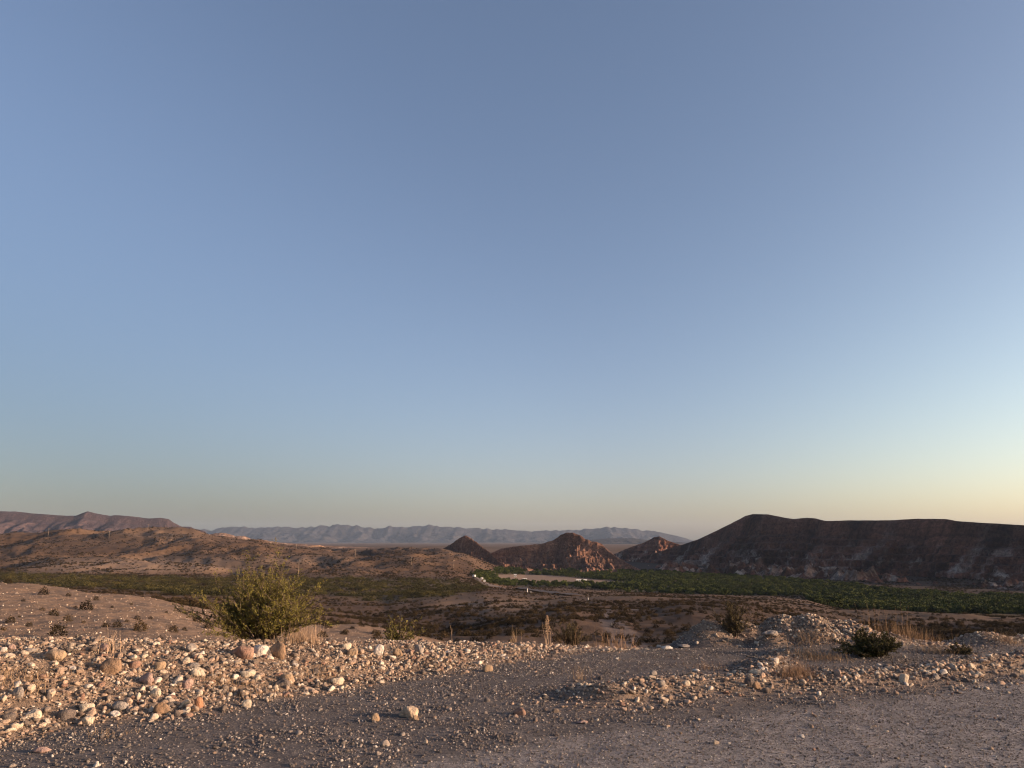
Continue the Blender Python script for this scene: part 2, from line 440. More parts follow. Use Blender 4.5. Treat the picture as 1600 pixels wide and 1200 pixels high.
M_MESA = rock_mat('dark_mesa_rock', (0.040, 0.023, 0.018), (0.21, 0.092, 0.060), (0.42, 0.34, 0.28), (0.078, 0.040, 0.030), 1.0, 0.9, lowpale=(-38, 0), streak_amt=0.8)
M_BUTTE = rock_mat('red_butte_rock', (0.105, 0.058, 0.042), (0.25, 0.130, 0.085), (0.36, 0.20, 0.13), (0.13, 0.062, 0.042), 1.6, 0.5)
M_FAR = rock_mat('far_mountain_rock', (0.020, 0.019, 0.022), (0.042, 0.037, 0.040), (0.085, 0.075, 0.072), (0.030, 0.027, 0.030), 0.12, 0.7)
M_RIDGE = rock_mat('purple_ridge_rock', (0.052, 0.036, 0.040), (0.088, 0.060, 0.062), (0.17, 0.11, 0.10), (0.065, 0.042, 0.045), 0.6, 0.5)
M_BAD = rock_mat('pale_badland_rock', (0.12, 0.075, 0.055), (0.24, 0.155, 0.11), (0.48, 0.36, 0.28), (0.20, 0.12, 0.09), 1.2, 0.7)
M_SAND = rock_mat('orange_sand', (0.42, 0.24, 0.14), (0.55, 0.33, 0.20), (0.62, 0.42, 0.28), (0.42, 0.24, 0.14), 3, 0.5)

def plain(name, c, c2=None, sc=30.0, rough=0.85, rnd=False, rlo=0.45, rhi=2.0):
    m, nt, b = mat(name)
    b.inputs['Roughness'].default_value = rough
    n = noise(nt, sc, 4, 0.6, objc(nt))
    c2 = c2 or tuple(v * 0.6 for v in c)
    col = mix(nt, c, c2, ramp(nt, n, [(0.35, 0.0), (0.65, 1.0)]))
    if rnd:
        oi = nt.nodes.new('ShaderNodeObjectInfo')
        col = mix(nt, col, ramp(nt, oi.outputs['Random'], [(0.0, (rlo, rlo, rlo)), (0.5, (0.95, 0.95, 0.95)), (1.0, (rhi, rhi * 0.9, rhi * 0.75))]), 1.0, 'MULTIPLY')
    nt.links.new(col, b.inputs['Base Color'])
    return m
M_CREO = plain('creosote_leaves', (0.175, 0.150, 0.034), (0.105, 0.090, 0.024), 9)
M_STEM = plain('grey_stems', (0.10, 0.075, 0.05))
M_DKLEAF = plain('dark_shrub_leaves', (0.080, 0.072, 0.024), (0.045, 0.042, 0.016), 9)
M_STRAW = plain('straw_blades', (0.36, 0.25, 0.15), (0.24, 0.155, 0.09), 12)
M_PSTRAW = plain('bleached_stalks', (0.46, 0.33, 0.22), (0.30, 0.20, 0.13), 12)
M_DRY = plain('dry_brown_stalks', (0.26, 0.165, 0.095), (0.15, 0.095, 0.055), 12)
M_TUMBLE = plain('tumbleweed_twigs', (0.32, 0.20, 0.12), (0.20, 0.125, 0.075), 12)
M_OLIVE = plain('olive_shrub_leaves', (0.11, 0.085, 0.035), (0.065, 0.052, 0.024), 9)
M_SCRUB = plain('scrub_leaves', (0.040, 0.028, 0.014), (0.022, 0.016, 0.009), 3, rnd=True)
M_GREEN = plain('green_scrub_leaves', (0.050, 0.045, 0.017), (0.026, 0.025, 0.010), 3, rnd=True)
M_TREE = plain('riverside_leaves', (0.060, 0.074, 0.018), (0.030, 0.040, 0.011), 0.5, rnd=True, rlo=0.6, rhi=1.6)
M_BARK = plain('bark', (0.09, 0.06, 0.045))
M_POLE = plain('weathered_pole', (0.34, 0.26, 0.20), (0.26, 0.20, 0.15), 2)
M_WHITE = plain('white_paint', (0.62, 0.59, 0.54), (0.54, 0.51, 0.47), 2)
M_ROOF = plain('grey_roof', (0.35, 0.32, 0.30), (0.28, 0.26, 0.24), 2)
M_GLASS = plain('dark_glass', (0.02, 0.02, 0.025), None, 2, 0.2)
M_TYRE = plain('black_rubber', (0.02, 0.02, 0.02))
M_TRACK = plain('dusty_track', (0.105, 0.078, 0.066), (0.085, 0.060, 0.050), 0.3)
M_ASPH = plain('valley_road_asphalt', (0.10, 0.08, 0.075), (0.07, 0.058, 0.055), 0.2)
M_PALESOIL = plain('pale_field_soil', (0.33, 0.20, 0.135), (0.24, 0.145, 0.10), 0.06)

# ------------------------------------------------------------------ mesh helpers
def mesh_np(name, V, Fc, m=None, smooth=False, attrs=None):
    me = bpy.data.meshes.new(name)
    V = np.asarray(V, np.float32); Fc = np.asarray(Fc, np.int32)
    k = Fc.shape[1]
    me.vertices.add(len(V)); me.vertices.foreach_set('co', V.ravel())
    me.loops.add(Fc.size); me.loops.foreach_set('vertex_index', Fc.ravel())
    me.polygons.add(len(Fc)); me.polygons.foreach_set('loop_start', np.arange(0, Fc.size, k, dtype=np.int32))
    me.polygons.foreach_set('use_smooth', np.full(len(Fc), smooth, bool))
    if m: me.materials.append(m)
    for an, av in (attrs or {}).items():
        a = me.attributes.new(an, 'FLOAT', 'POINT'); a.data.foreach_set('value', np.asarray(av, np.float32).ravel())
    me.update(calc_edges=True)
    return me

def obj(name, me, parent=None, loc=(0, 0, 0), rot=(0, 0, 0), scl=(1, 1, 1)):
    o = bpy.data.objects.new(name, me); C.objects.link(o)
    o.location = loc; o.rotation_euler = rot; o.scale = scl
    if parent: o.parent = parent
    return o

def tag(o, label=None, cat=None, group=None, kind=None):
    if label: o['label'] = label
    if cat: o['category'] = cat
    if group: o['group'] = group
    if kind: o['kind'] = kind
    return o

def grid_faces(nu, nv):
    i, j = np.meshgrid(np.arange(nu - 1), np.arange(nv - 1), indexing='ij')
    a = (i * nv + j).ravel()
    return np.stack([a, a + nv, a + nv + 1, a + 1], 1)

# ------------------------------------------------------------------ the ground sheets
gx = np.concatenate([np.arange(-30, -11, 0.5), np.arange(-11, 12, 0.045), np.arange(12, 30.1, 0.5)])
gy = np.concatenate([np.arange(-20, 4, 0.8), np.arange(4, 16.2, 0.045), np.arange(16.25, 26, 0.25)])
GX, GY = np.meshgrid(gx, gy, indexing='ij')
GZ = height(GX, GY)
GZ = GZ - sstep(19, 25.5, GY) * 2.0
ground = obj('ground', mesh_np('ground', np.stack([GX, GY, GZ], -1).reshape(-1, 3), grid_faces(len(gx), len(gy)), m_ground, True,
             {'rocky': rocky(GX, GY), 'road': roadness(GX, GY), 'lane': roadness(GX, GY) * sstep(-0.2, 0.5, np.sin((GY - 0.32 * GX + fbm(GX / 3, GY / 3, 2) * 0.3) * 2.6))}))
tag(ground, kind='structure')

# zones seen in the photograph, as polylines in its pixels
GREEN_NEAR = ([735, 770, 800, 840, 880, 950, 1000, 1100, 1255, 1275, 1320, 1400, 1600, 2600], [900, 913, 916, 918, 917, 922, 927, 930, 932, 946, 956, 959, 963, 975])
GREEN_FAR = ([735, 780, 850, 900, 1000, 1100, 1200, 1300, 1400, 1500, 1600, 2600], [899, 888, 885, 887, 892, 898, 903, 912, 924, 930, 935, 950])
def is_green(px, py):
    n = np.interp(px, *GREEN_NEAR); f = np.interp(px, *GREEN_FAR)
    g = (px > 740) & (py > f) & (py < n)
    clear_t = np.interp(px, [775, 800, 860, 980], [898, 897.5, 899, 909.5]); clear_b = np.interp(px, [775, 800, 860, 980], [908, 910, 912.5, 914])
    return g & ~((px > 775) & (px < 985) & (py > clear_t) & (py < clear_b)), (px > 775) & (px < 985) & (py > clear_t) & (py < clear_b)
def scrub_veg(px, py):
    f = np.interp(px, [-400, 0, 100, 300, 400, 500, 700, 745], [890, 892, 897, 903, 900, 902, 905, 912])
    n = np.interp(px, [-400, 0, 330, 500, 600, 700, 760], [908, 910, 932, 930, 942, 933, 920])
    return sstep(-3, 2, py - f) * sstep(3, -4, py - n) * (px < 765) 

us = np.concatenate([np.linspace(-6, -0.80, 40)[:-1], np.linspace(-0.80, 0.80, 720), np.linspace(0.80, 6, 40)[1:]])
ys = np.concatenate([[0.6, 3, 6, 9, 12, 14, 16], np.exp(np.linspace(math.log(18), math.log(72), 300))[:-1], np.exp(np.linspace(math.log(72), math.log(2600), 480)), np.exp(np.linspace(math.log(2600), math.log(19000), 50))[1:]])
U, Yg = np.meshgrid(us, ys, indexing='ij')
Xg = U * Yg
Zg = height(Xg, Yg, False)
Zg = Zg - sstep(26, 18, Yg) * 1.6
ppx, ppy = proj(Xg, Yg, Zg)
gr, clr = is_green(ppx, ppy)
gr = gr & (Yg > 450)
veg = np.maximum(gr * 1.0, scrub_veg(ppx, ppy) * 0.8 * (Yg > 250) * (Yg < 760))
# dark shrubby ground and bare pale slopes; hillside shade and knoll sunlight painted in
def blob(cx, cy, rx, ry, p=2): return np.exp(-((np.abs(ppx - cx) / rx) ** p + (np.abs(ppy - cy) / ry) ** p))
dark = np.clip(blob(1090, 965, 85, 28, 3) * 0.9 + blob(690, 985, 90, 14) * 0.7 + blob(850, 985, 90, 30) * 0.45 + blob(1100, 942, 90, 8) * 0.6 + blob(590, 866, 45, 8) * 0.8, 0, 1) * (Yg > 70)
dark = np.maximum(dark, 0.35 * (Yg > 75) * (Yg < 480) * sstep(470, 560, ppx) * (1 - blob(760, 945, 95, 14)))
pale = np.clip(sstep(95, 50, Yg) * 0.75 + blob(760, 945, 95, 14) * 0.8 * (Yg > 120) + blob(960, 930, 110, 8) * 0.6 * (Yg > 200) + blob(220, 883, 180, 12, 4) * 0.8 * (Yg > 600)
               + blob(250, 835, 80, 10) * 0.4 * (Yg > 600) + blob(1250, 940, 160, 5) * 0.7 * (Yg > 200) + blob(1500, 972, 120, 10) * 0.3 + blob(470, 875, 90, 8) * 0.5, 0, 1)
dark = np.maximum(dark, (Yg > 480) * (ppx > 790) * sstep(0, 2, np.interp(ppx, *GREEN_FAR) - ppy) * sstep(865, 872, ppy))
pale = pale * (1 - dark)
pale = np.maximum(pale, clr * 1.0 * (Yg > 500))
tcx = np.interp(ppy, [950, 957, 975, 990, 1004], [940, 946, 958, 970, 982]); tw = np.interp(ppy, [950, 960, 1004], [8, 16, 30])
track = sstep(1.2, 0.8, np.abs(ppx - tcx + fbm(Xg / 5, Yg / 5, 3) * 6) / tw) * sstep(952, 957, ppy) * (Yg > 70) * (Yg < 330) * 0.9
track = np.maximum(track, sstep(1.5, 0.5, np.abs(ppy - 952.5)) * sstep(930, 940, ppx) * sstep(1012, 1004, ppx) * (Yg > 70))
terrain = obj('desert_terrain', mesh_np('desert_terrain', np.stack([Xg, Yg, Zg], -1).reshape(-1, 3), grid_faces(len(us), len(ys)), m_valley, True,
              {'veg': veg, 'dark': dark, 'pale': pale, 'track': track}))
tag(terrain, kind='structure')
# plain behind the camera, one sheet with the terrain's near edge under the ground sheet
pv = np.array([[-60000, -9000, -2.2], [60000, -9000, -2.2], [60000, 0.9, -2.2], [-60000, 0.9, -2.2]]) * np.array([0.15, 1, 1])
tag(obj('plain', mesh_np('plain', pv, np.array([[0, 1, 2, 3]]), m_valley, False, {'veg': [0] * 4, 'dark': [0] * 4, 'pale': [0.3] * 4, 'track': [0] * 4})), kind='structure')

# ------------------------------------------------------------------ ridges, buttes, mesa, mountains
def ridge(name, pts, base, nrm, kf, kb, m, nu=240, nd=60, gul=0.35, fu=0.02, pw=1.25, w0=8.0, cap=0.0, seed=0.0, crestn=0.02, foot=0.0, fd=1.0, top=0.0, crag=0.0, ledge=0.0):
    A = np.array([P(*q) for q in pts])
    seg = np.r_[0, np.cumsum(np.hypot(np.diff(A[:, 0]), np.diff(A[:, 1])))]
    u = np.linspace(0, seg[-1], nu)
    cx, cy, cz = (np.interp(u, seg, A[:, k]) for k in range(3))
    bz = base if np.isscalar(base) else np.interp(u, seg, [P(a_[0], b_, a_[2])[2] for a_, b_ in zip(pts, base)])
    H = np.maximum(cz - bz, 0.5)
    cz = cz + fbm(u * fu * 4, u * 0 + seed, 4) * crestn * H
    nx, ny = nrm; l = math.hypot(nx, ny); nx /= l; ny /= l
    d = np.concatenate([np.linspace(-1, 0, nd // 3)[:-1], np.linspace(0, 1, nd) ** 1.15])
    Ug, Dg = np.meshgrid(np.arange(nu), d, indexing='ij')
    uu = u[Ug.astype(int)]; Hh = H[Ug.astype(int)] if np.ndim(H) else H
    k = np.where(Dg >= 0, kf, kb)
    W = k * Hh + w0
    off = Dg * W
    X = cx[Ug.astype(int)] + nx * off; Yy = cy[Ug.astype(int)] + ny * off
    ad = np.abs(Dg)
    wob = fbm(X * fu * 0.8, Yy * fu * 0.8, 3, seed) * 0.5
    t = np.clip((ad - top) / (1 - top), 0, 1)
    prof = (1 - t) ** pw
    if cap > 0:   # a cliff band under the rim
        prof = prof * (1 - cap) + cap * sstep(0.065, 0.015, t + wob * 0.05)
    gl = 1 - np.clip(ridged(uu * fu + wob * 0.7, off * fu * 0.28 * fd + wob * 0.3, 4, seed), -0.2, 1)
    g2 = 1 - np.clip(ridged(X * fu * 3.1, Yy * fu * 3.1, 4, seed + 3), -0.2, 1)
    mid = np.clip(t * 3.2, 0, 1) * np.clip((1 - t) * 2.2, 0, 1)
    z = Hh * prof - Hh * mid * (gl * gul + g2 * gul * 0.30)
    if crag > 0:
        z = z - Hh * crag * np.clip(t * 8, 0, 1) * (1 - np.clip(ridged(X / 13, Yy / 13 + z / 16, 4, seed + 5), 0, 1)) * sstep(0.75, 0.25, t)
    if ledge > 0:
        st_ = 10.0 + 2 * fbm(X / 300, Yy / 300, 2)
        zq = (z + 3.0 * fbm(X / 120, Yy / 120, 3, 4)) / st_; fr = zq - np.floor(zq)
        z = z + ledge * sstep(0.02, 0.08, t) * sstep(0.75, 0.35, t) * st_ * (sstep(0.55, 0.95, fr) - fr)
    if foot > 0:
        z = z + foot * Hh * np.clip(ridged(X * fu * 2.3, Yy * fu * 2.3, 4, seed + 9), 0, 1) ** 2 * sstep(0.45, 0.75, t) * sstep(1.0, 0.85, t)
    bb = bz if np.isscalar(bz) else bz[Ug.astype(int)]
    Zz = np.where(ad < 1e-9, cz[Ug.astype(int)], bb + z + (cz - bz - H)[Ug.astype(int)] * (1 - t)) - sstep(0.94, 1.0, ad) * 6
    # rounded nose at both ends
    o = obj(name, mesh_np(name, np.stack([X, Yy, Zz], -1).reshape(-1, 3), grid_faces(nu, len(d))[:, ::-1], m, True, {'along': uu + 0.8 * off, 'down': off}))
    tag(o, kind='structure')
    return o

FAR = [(-900, 822), (-400, 818), (0, 826), (200, 824), (330, 828), (345, 825), (370, 822), (400, 825), (440, 823), (480, 824), (515, 821), (530, 819), (545, 822), (560, 821), (585, 826), (610, 823), (640, 824), (668, 820), (680, 822), (700, 824),
       (740, 825), (790, 828), (830, 830), (870, 829), (905, 828), (930, 825), (955, 823.5), (985, 826), (1030, 831), (1060, 838), (1085, 845), (1150, 842), (1300, 836), (1500, 842), (1800, 838), (2500, 840)]
ridge('far_mountain_range', [(a, b, 14500) for a, b in FAR], -36, (0, -1), 6.5, 4, M_FAR, 1400, 90, 0.8, 0.0016, 1.1, 250, seed=2.1, crestn=0.16)
ridge('near_mountain_foothills', [(a, b, 8000) for a, b in [(560, 858), (620, 853), (700, 852), (780, 850), (850, 849), (900, 846), (950, 841), (990, 841), (1030, 846), (1080, 848), (1200, 850)]], -34, (0, -1), 6, 4, M_FAR, 400, 40, 0.6, 0.004, 1.1, 60, seed=5.1, crestn=0.06)
ridge('purple_ridge', [(a, b, 4200) for a, b in [(-900, 800), (-300, 792), (-100, 797), (0, 799), (25, 799), (60, 803), (90, 805), (118, 806), (128, 802), (137, 799), (146, 801), (160, 804), (172, 806), (178, 805), (200, 806), (232, 810), (252, 809), (264, 811), (272, 817), (284, 823), (298, 823), (304, 826), (318, 829), (340, 845), (360, 856)]],
      -26, (0.1, -1), 4.2, 3, M_RIDGE, 700, 70, 0.6, 0.005, 1.15, 60, cap=0.12, seed=7.3, crestn=0.015)
ridge('pale_badlands', [(a, b, 2300) for a, b in [(300, 842), (325, 835), (345, 832), (358, 834), (368, 838), (380, 837), (392, 842), (410, 843), (440, 848), (500, 852), (560, 855), (640, 856), (700, 858)]], -24, (0.15, -1), 3.0, 2, M_BAD, 400, 50, 0.45, 0.014, 1.0, 20, seed=9.4, crestn=0.05)
ridge('sunlit_sand_hill', [(a, b, 1700) for a, b in [(468, 857), (476, 855), (488, 852.5), (498, 851.5), (506, 854), (516, 858)]], -22, (0.75, -0.65), 2.2, 2, M_SAND, 60, 24, 0.15, 0.04, 1.0, 5, seed=1.4)
ridge('pointed_butte', [(a_, b_, c_ * 0.885) for a_, b_, c_ in [(640, 868, 1560), (670, 862, 1520), (690, 858, 1500), (705, 850, 1490), (717, 841, 1480), (722, 837.5, 1476), (730, 836.5, 1472), (738, 842, 1466), (750, 852, 1455), (764, 862, 1440), (776, 874, 1420), (792, 889, 1400)]],
      -47, (0.05, -1), 2.3, 1.8, M_BUTTE, 300, 110, 0.34, 0.034, 1.6, 6, cap=0.16, seed=3.3, crestn=0.04, foot=0.12, crag=0.30, ledge=0.5)
ridge('red_butte', [(a_, b_, c_ * 0.885) for a_, b_, c_ in [(745, 880, 1500), (765, 866, 1495), (780, 858, 1490), (795, 855, 1485), (820, 852, 1480), (845, 850, 1475), (865, 844, 1470), (876, 836, 1466), (884, 832.5, 1463), (893, 832, 1460), (905, 835, 1455), (914, 842, 1450), (926, 846, 1445), (940, 849, 1440), (950, 860, 1430), (968, 873, 1415), (988, 884, 1395), (1010, 895, 1380)]],
      -47, (0.08, -1), 2.4, 1.8, M_BUTTE, 420, 120, 0.42, 0.024, 1.5, 6, cap=0.14, seed=6.1, crestn=0.035, foot=0.14, crag=0.28, ledge=0.5)
ridge('dark_pointed_hill', [(930, 880, 1760), (955, 868, 1750), (985, 855, 1740), (1008, 847, 1730), (1022, 839, 1720), (1030, 838, 1716), (1042, 844, 1705), (1062, 851, 1690), (1085, 852, 1670), (1120, 850, 1650)],
      -47, (-0.3, -1), 2.4, 1.6, M_MESA, 300, 90, 0.55, 0.026, 1.2, 6, seed=4.6, crestn=0.03, crag=0.15, ledge=0.6)
MESA = [(960, 884, 1700), (1010, 868, 1640), (1060, 853, 1580), (1090, 843, 1540), (1120, 829, 1490), (1150, 814, 1440), (1165, 806, 1415), (1176, 803, 1400), (1200, 803.5, 1370), (1222, 808, 1340), (1240, 811, 1320), (1262, 809, 1290),
        (1275, 810, 1275), (1290, 814, 1250), (1330, 813, 1210), (1390, 813, 1150), (1435, 810.5, 1105), (1478, 811, 1065), (1495, 814, 1050), (1540, 817, 1010), (1590, 820, 970), (1620, 822, 950), (1750, 818, 880), (2000, 812, 780), (2600, 800, 640)]
ridge('dark_mesa', MESA, -47, (-0.62, -0.78), 3.3, 2.0, M_MESA, 900, 190, 0.95, 0.0105, 1.5, 30, cap=0.16, seed=8.2, crestn=0.006, foot=0.30, crag=0.06, ledge=0.75, fd=0.5, top=0.0)

# ------------------------------------------------------------------ draped tracks
def strip(name, pixpts, width, m, lift, n=80, ymin=20):
    A = np.array([hit(a, b_, ymin) for a, b_ in pixpts])
    seg = np.r_[0, np.cumsum(np.hypot(np.diff(A[:, 0]), np.diff(A[:, 1])))]
    u = np.linspace(0, seg[-1], n)
    x = np.interp(u, seg, A[:, 0]); y = np.interp(u, seg, A[:, 1])
    for _ in range(6): x[1:-1] = (x[:-2] + x[2:] + x[1:-1]) / 3; y[1:-1] = (y[:-2] + y[2:] + y[1:-1]) / 3
    tx = np.gradient(x); ty = np.gradient(y); l = np.hypot(tx, ty) + 1e-9
    nx, ny = -ty / l, tx / l
    V = []
    off = np.linspace(-0.5, 0.5, 5) * width
    for k in off:
        X = x + nx * k; Y = y + ny * k
        V.append(np.stack([X, Y, height(X, Y, False) + lift], -1))
    V = np.stack(V, 1).reshape(-1, 3)
    o = obj(name, mesh_np(name, V, grid_faces(n, 5), m, True)); tag(o, kind='structure'); return o
strip('valley_road', [(900, 931), (860, 926), (815, 921.5), (785, 917.5), (762, 914), (748, 910), (746, 905), (752, 900), (760, 896)], 6.5, M_ASPH, 0.6, 120, 200)

# ------------------------------------------------------------------ stone meshes
import bmesh
def stone_mesh(name, sub, seed, squash, ang, m, smooth=True, wide=None):
    r = np.random.default_rng(seed)
    bm = bmesh.new(); bmesh.ops.create_icosphere(bm, subdivisions=sub, radius=0.5)
    V = np.array([v.co[:] for v in bm.verts])
    D = V / np.linalg.norm(V, axis=1)[:, None]
    rad = np.ones(len(V))
    for _ in range(3 + ang):
        k = r.normal(size=3); k /= np.linalg.norm(k)
        c = r.uniform(0.55, 0.86) if ang else r.uniform(0.75, 0.95)
        dd = D @ k
        lim = np.where(dd > c * 0.8, c / np.maximum(dd, 1e-3), 10)
        rad = np.minimum(rad, lim if ang else rad * 0.35 + 0.65 * np.minimum(rad, lim))
    for f, a in ((1.3, 0.13), (2.7, 0.06), (5.0, 0.02)):
        ph = r.uniform(0, 6, 3)
        rad += a * np.sin(D[:, 0] * f * 2 + ph[0]) * np.cos(D[:, 1] * f * 2 + ph[1]) + a * 0.6 * np.sin(D[:, 2] * f * 2.2 + ph[2])
    V = D * (rad * 0.5)[:, None] * np.array([1.0, r.uniform(0.6, 0.85), squash])
    for v, c in zip(bm.verts, V): v.co = c
    for f in bm.faces: f.smooth = smooth
    me = bpy.data.meshes.new(name); bm.to_mesh(me); bm.free(); me.materials.append(m)
    return me
COB = [stone_mesh('cobble', 3, 100 + i, [0.50, 0.62, 0.42, 0.72, 0.52, 0.36, 0.62, 0.48][i], 2 if i % 2 else 5, M_PALE) for i in range(8)]
CHIP = [stone_mesh('chip', 2, 300 + i, [0.7, 0.8, 0.6, 0.85, 0.55, 0.75][i], 2, M_DARK, True) for i in range(6)]

def slope_at(x, y):
    e = 0.04
    h = height(np.array([x, x + e, x]), np.array([y, y, y + e]))
    return (h[2] - h[0]) / e, -(h[1] - h[0]) / e, h[0]
placed = []
# label, colour, px, py (centre), width px, height px, mesh, tilt
SPECIAL = [
    ('large tan block lying on the windrow crest near the left edge', 'tan', 87, 1024, 37, 19, 0, 0),
    ('large brown upright boulder on the windrow below the dead stalks', 'brown', 172, 1043, 33, 26, 3, 0.1),
    ('flat pinkish slab on the left windrow, down right of the brown boulder', 'pink', 230, 1063, 30, 18, 2, 0.25),
    ('dark charcoal stone low on the left windrow among pale cobbles', 'dark', 104, 1116, 28, 19, 4, 0.1),
    ('rounded cream cobble with dark shadow at its left, mid windrow left of the bush', 'cream', 310, 1052, 22, 15, 6, 0),
    ('oval cream cobble above a second cream one at the windrow foot', 'cream', 134, 1107, 22, 13, 1, 0),
    ('cream cobble leaning low on the left windrow, under the round grey stone', 'cream', 52, 1116, 24, 16, 7, 0.2),
    ('round grey-tan cobble near the left edge of the windrow', 'grey', 27, 1085, 19, 18, 3, 0),
    ('grey-brown slab on the lower windrow right of the cream pair', 'grey', 188, 1105, 28, 16, 5, 0.25),
    ('broad brown stone at the windrow foot beside an orange one', 'brown', 254, 1109, 27, 19, 6, 0),
    ('upright orange-red stone at the windrow foot', 'orange', 311, 1099, 13, 21, 4, 0.5),
    ('round cream cobble below the pinkish slab', 'cream', 243, 1083, 17, 14, 3, 0),
    ('lower cream cobble of the pair at the windrow foot', 'cream', 137, 1127, 21, 14, 0, 0.3),
    ('dark grey cobble at the left edge low on the windrow', 'dark', 12, 1122, 20, 14, 1, 0),
    ('long pink flat stone lying in the gravel below the windrow at left', 'pink', 65, 1172, 27, 10, 5, 0),
    ('reddish boulder half buried left of the white one under the big bush', 'red', 380, 1021, 38, 22, 0, 0),
    ('bright white angular boulder at the foot of the big bush', 'white', 410, 1016, 25, 20, 4, 0.3),
    ('rust brown upright boulder right of the white one under the bush', 'brown', 435, 1018, 30, 26, 2, 0.2),
    ('dark brown stone leaning on a pale one in mid windrow', 'dark', 440, 1068, 25, 17, 7, 0.1),
    ('pale tan cobble right behind the dark brown leaning stone', 'tan', 447, 1061, 20, 16, 1, 0),
    ('cream pillow-shaped cobble alone in straw, mid windrow', 'cream', 526, 1065, 21, 13, 1, 0),
    ('upright whitish cobble on the crest right of the bush', 'white', 591, 1018, 15, 20, 3, 0.6),
    ('tilted tan cobble on the crest, left of the upright whitish one', 'tan', 551, 1020, 16, 18, 7, 0.7),
    ('cream cobble at the left of the tilted tan one on the crest', 'cream', 541, 1012, 15, 12, 1, 0.2),
    ('tilted grey-tan cobble on the crest below the small olive bush', 'grey', 655, 1015, 16, 17, 5, 0.8),
    ('buff cobble on the crest between the whitish and the grey-tan one', 'tan', 622, 1020, 16, 12, 6, 0),
    ('lone pale tan rock casting a long shadow on the grey shoulder', 'buff', 641, 1113, 33, 21, 0, 0),
    ('small stone touching the right foot of the lone tan rock', 'tan', 650, 1123, 10, 8, 6, 0),
    ('pale stone with a small one below it, left of the lone rock', 'tan', 586, 1123, 13, 15, 3, 0.4),
    ('cream cobble at the foot of the windrow under the big bush', 'cream', 385, 1101, 15, 14, 3, 0),
    ('reddish-brown lump on the shoulder between lone rock and dry weeds', 'red', 812, 1113, 20, 13, 7, 0),
    ('round tan cobble at the windrow foot left of the valley view', 'tan', 762, 1045, 16, 13, 3, 0),
    ('long white flat cobble on the lip at the middle', 'white', 1042, 1012, 18, 7, 5, 0),
    ('pale grey flat slab on the lip right of the long white cobble', 'grey', 1069, 1010, 21, 6, 5, 0.1),
    ('dark round cobble in front of the pile, left of the brown one', 'dark', 1171, 1066, 15, 17, 3, 0.2),
    ('dark brown round cobble at the foot of the right windrow', 'brown', 1183, 1074, 14, 12, 6, 0),
    ('grey rounded cobble in the hollow, left end of the right windrow', 'grey', 1032, 1068, 14, 11, 1, 0),
    ('small cream cobble at the lit end of the right windrow', 'cream', 1073, 1070, 11, 9, 3, 0),
    ('round grey cobble alone above the grey one at the hollow', 'grey', 1021, 1052, 11, 9, 3, 0),
    ('bright white cobble left of the tumbleweed', 'white', 1210, 1032, 14, 9, 1, 0),
    ('flat pale slab leaning on the stones left of the tumbleweed', 'cream', 1180, 1051, 19, 9, 2, 0.2),
    ('yellowish cream upright stone on the right windrow', 'cream', 1414, 1060, 15, 17, 4, 0.6),
    ('tilted grey cobble right of the yellowish stone', 'grey', 1463, 1057, 9, 13, 7, 0.6),
    ('pale grey cobble on top of the right windrow', 'white', 1475, 1051, 11, 11, 3, 0.2),
    ('pale stone near the right end of the right windrow', 'cream', 1519, 1042, 13, 10, 6, 0),
    ('white pebble alone in front of the far right mound', 'white', 1546, 1026, 9, 6, 1, 0),
    ('broad grey boulder in the face of the right rock pile', 'grey', 1203, 990, 26, 9, 2, 0.0),
    ('thin pinkish flat stone lying in the road gravel', 'pink', 910, 1129, 18, 5, 5, 0),
    ('flat white stone on the hollow floor, left of the tumbleweed', 'white', 1088, 1048, 12, 5, 5, 0),
    ('flat tan stone in the hollow below the flat white one', 'tan', 1079, 1054, 15, 6, 2, 0),
    ('whitish cobble at the left edge on the windrow crest', 'white', 4, 1016, 12, 8, 1, 0),
    ('pinkish cobble on the windrow crest left of the tan block', 'pink', 19, 1013, 13, 9, 6, 0),
    ('flat grey slab on the crest between the pinkish cobble and the tan block', 'grey', 48, 1016, 19, 8, 4, 0),
    ('pale pinkish boulder behind the dead stalks on the crest', 'pink', 162, 1013, 15, 14, 3, 0),
    ('dark maroon block right of the brown boulder', 'red', 212, 1038, 18, 13, 4, 0),
    ('buff cobble right of the maroon block', 'tan', 249, 1042, 17, 14, 1, 0),
    ('grey cobble on the crest left of the big bush', 'grey', 300, 1015, 18, 12, 6, 0),
    ('cream cobble on the slope above the rounded one with a shadow', 'cream', 291, 1034, 12, 11, 3, 0),
    ('grey flat cobble right of the cream one on the slope', 'grey', 303, 1041, 20, 10, 5, 0),
    ('pair-topping cream cobble in the straw below the bush', 'cream', 386, 1053, 24, 11, 1, 0),
    ('small cream cobble right of the pair-topping one', 'cream', 401, 1060, 12, 10, 3, 0),
    ('pink triangular stone in the straw at mid windrow', 'pink', 294, 1069, 17, 16, 4, 0.3),
]
spec_m = {}
def put_stone(px, py, w, h, mi, m, label, group=None, tilt=0.0, mesh=None):
    # the ray through the stone's foot gives the spot, the photo its size
    x, y, z = hit(px, py + h * 0.33)
    s = w / F * y * 0.97
    key = (mi, m.name)
    if key not in spec_m:
        me = COB[mi].copy(); me.materials.clear(); me.materials.append(m); spec_m[key] = me
    me = spec_m[key]
    bb = np.array([v.co[:] for v in me.vertices]); ex = bb.max(0) - bb.min(0)
    sz = h / F * y * 1.08
    o = obj('stone', me, None, (x, y, z + sz * 0.20), (random.uniform(-.12, .12), tilt * random.choice((-1, 1)) * 0.5, random.uniform(-0.35, 0.35)), (s / ex[0], s / ex[0] * 0.95, sz / ex[2]))
    tag(o, label, 'stone', group)
    placed.append((x, y, s / 2))
    return o
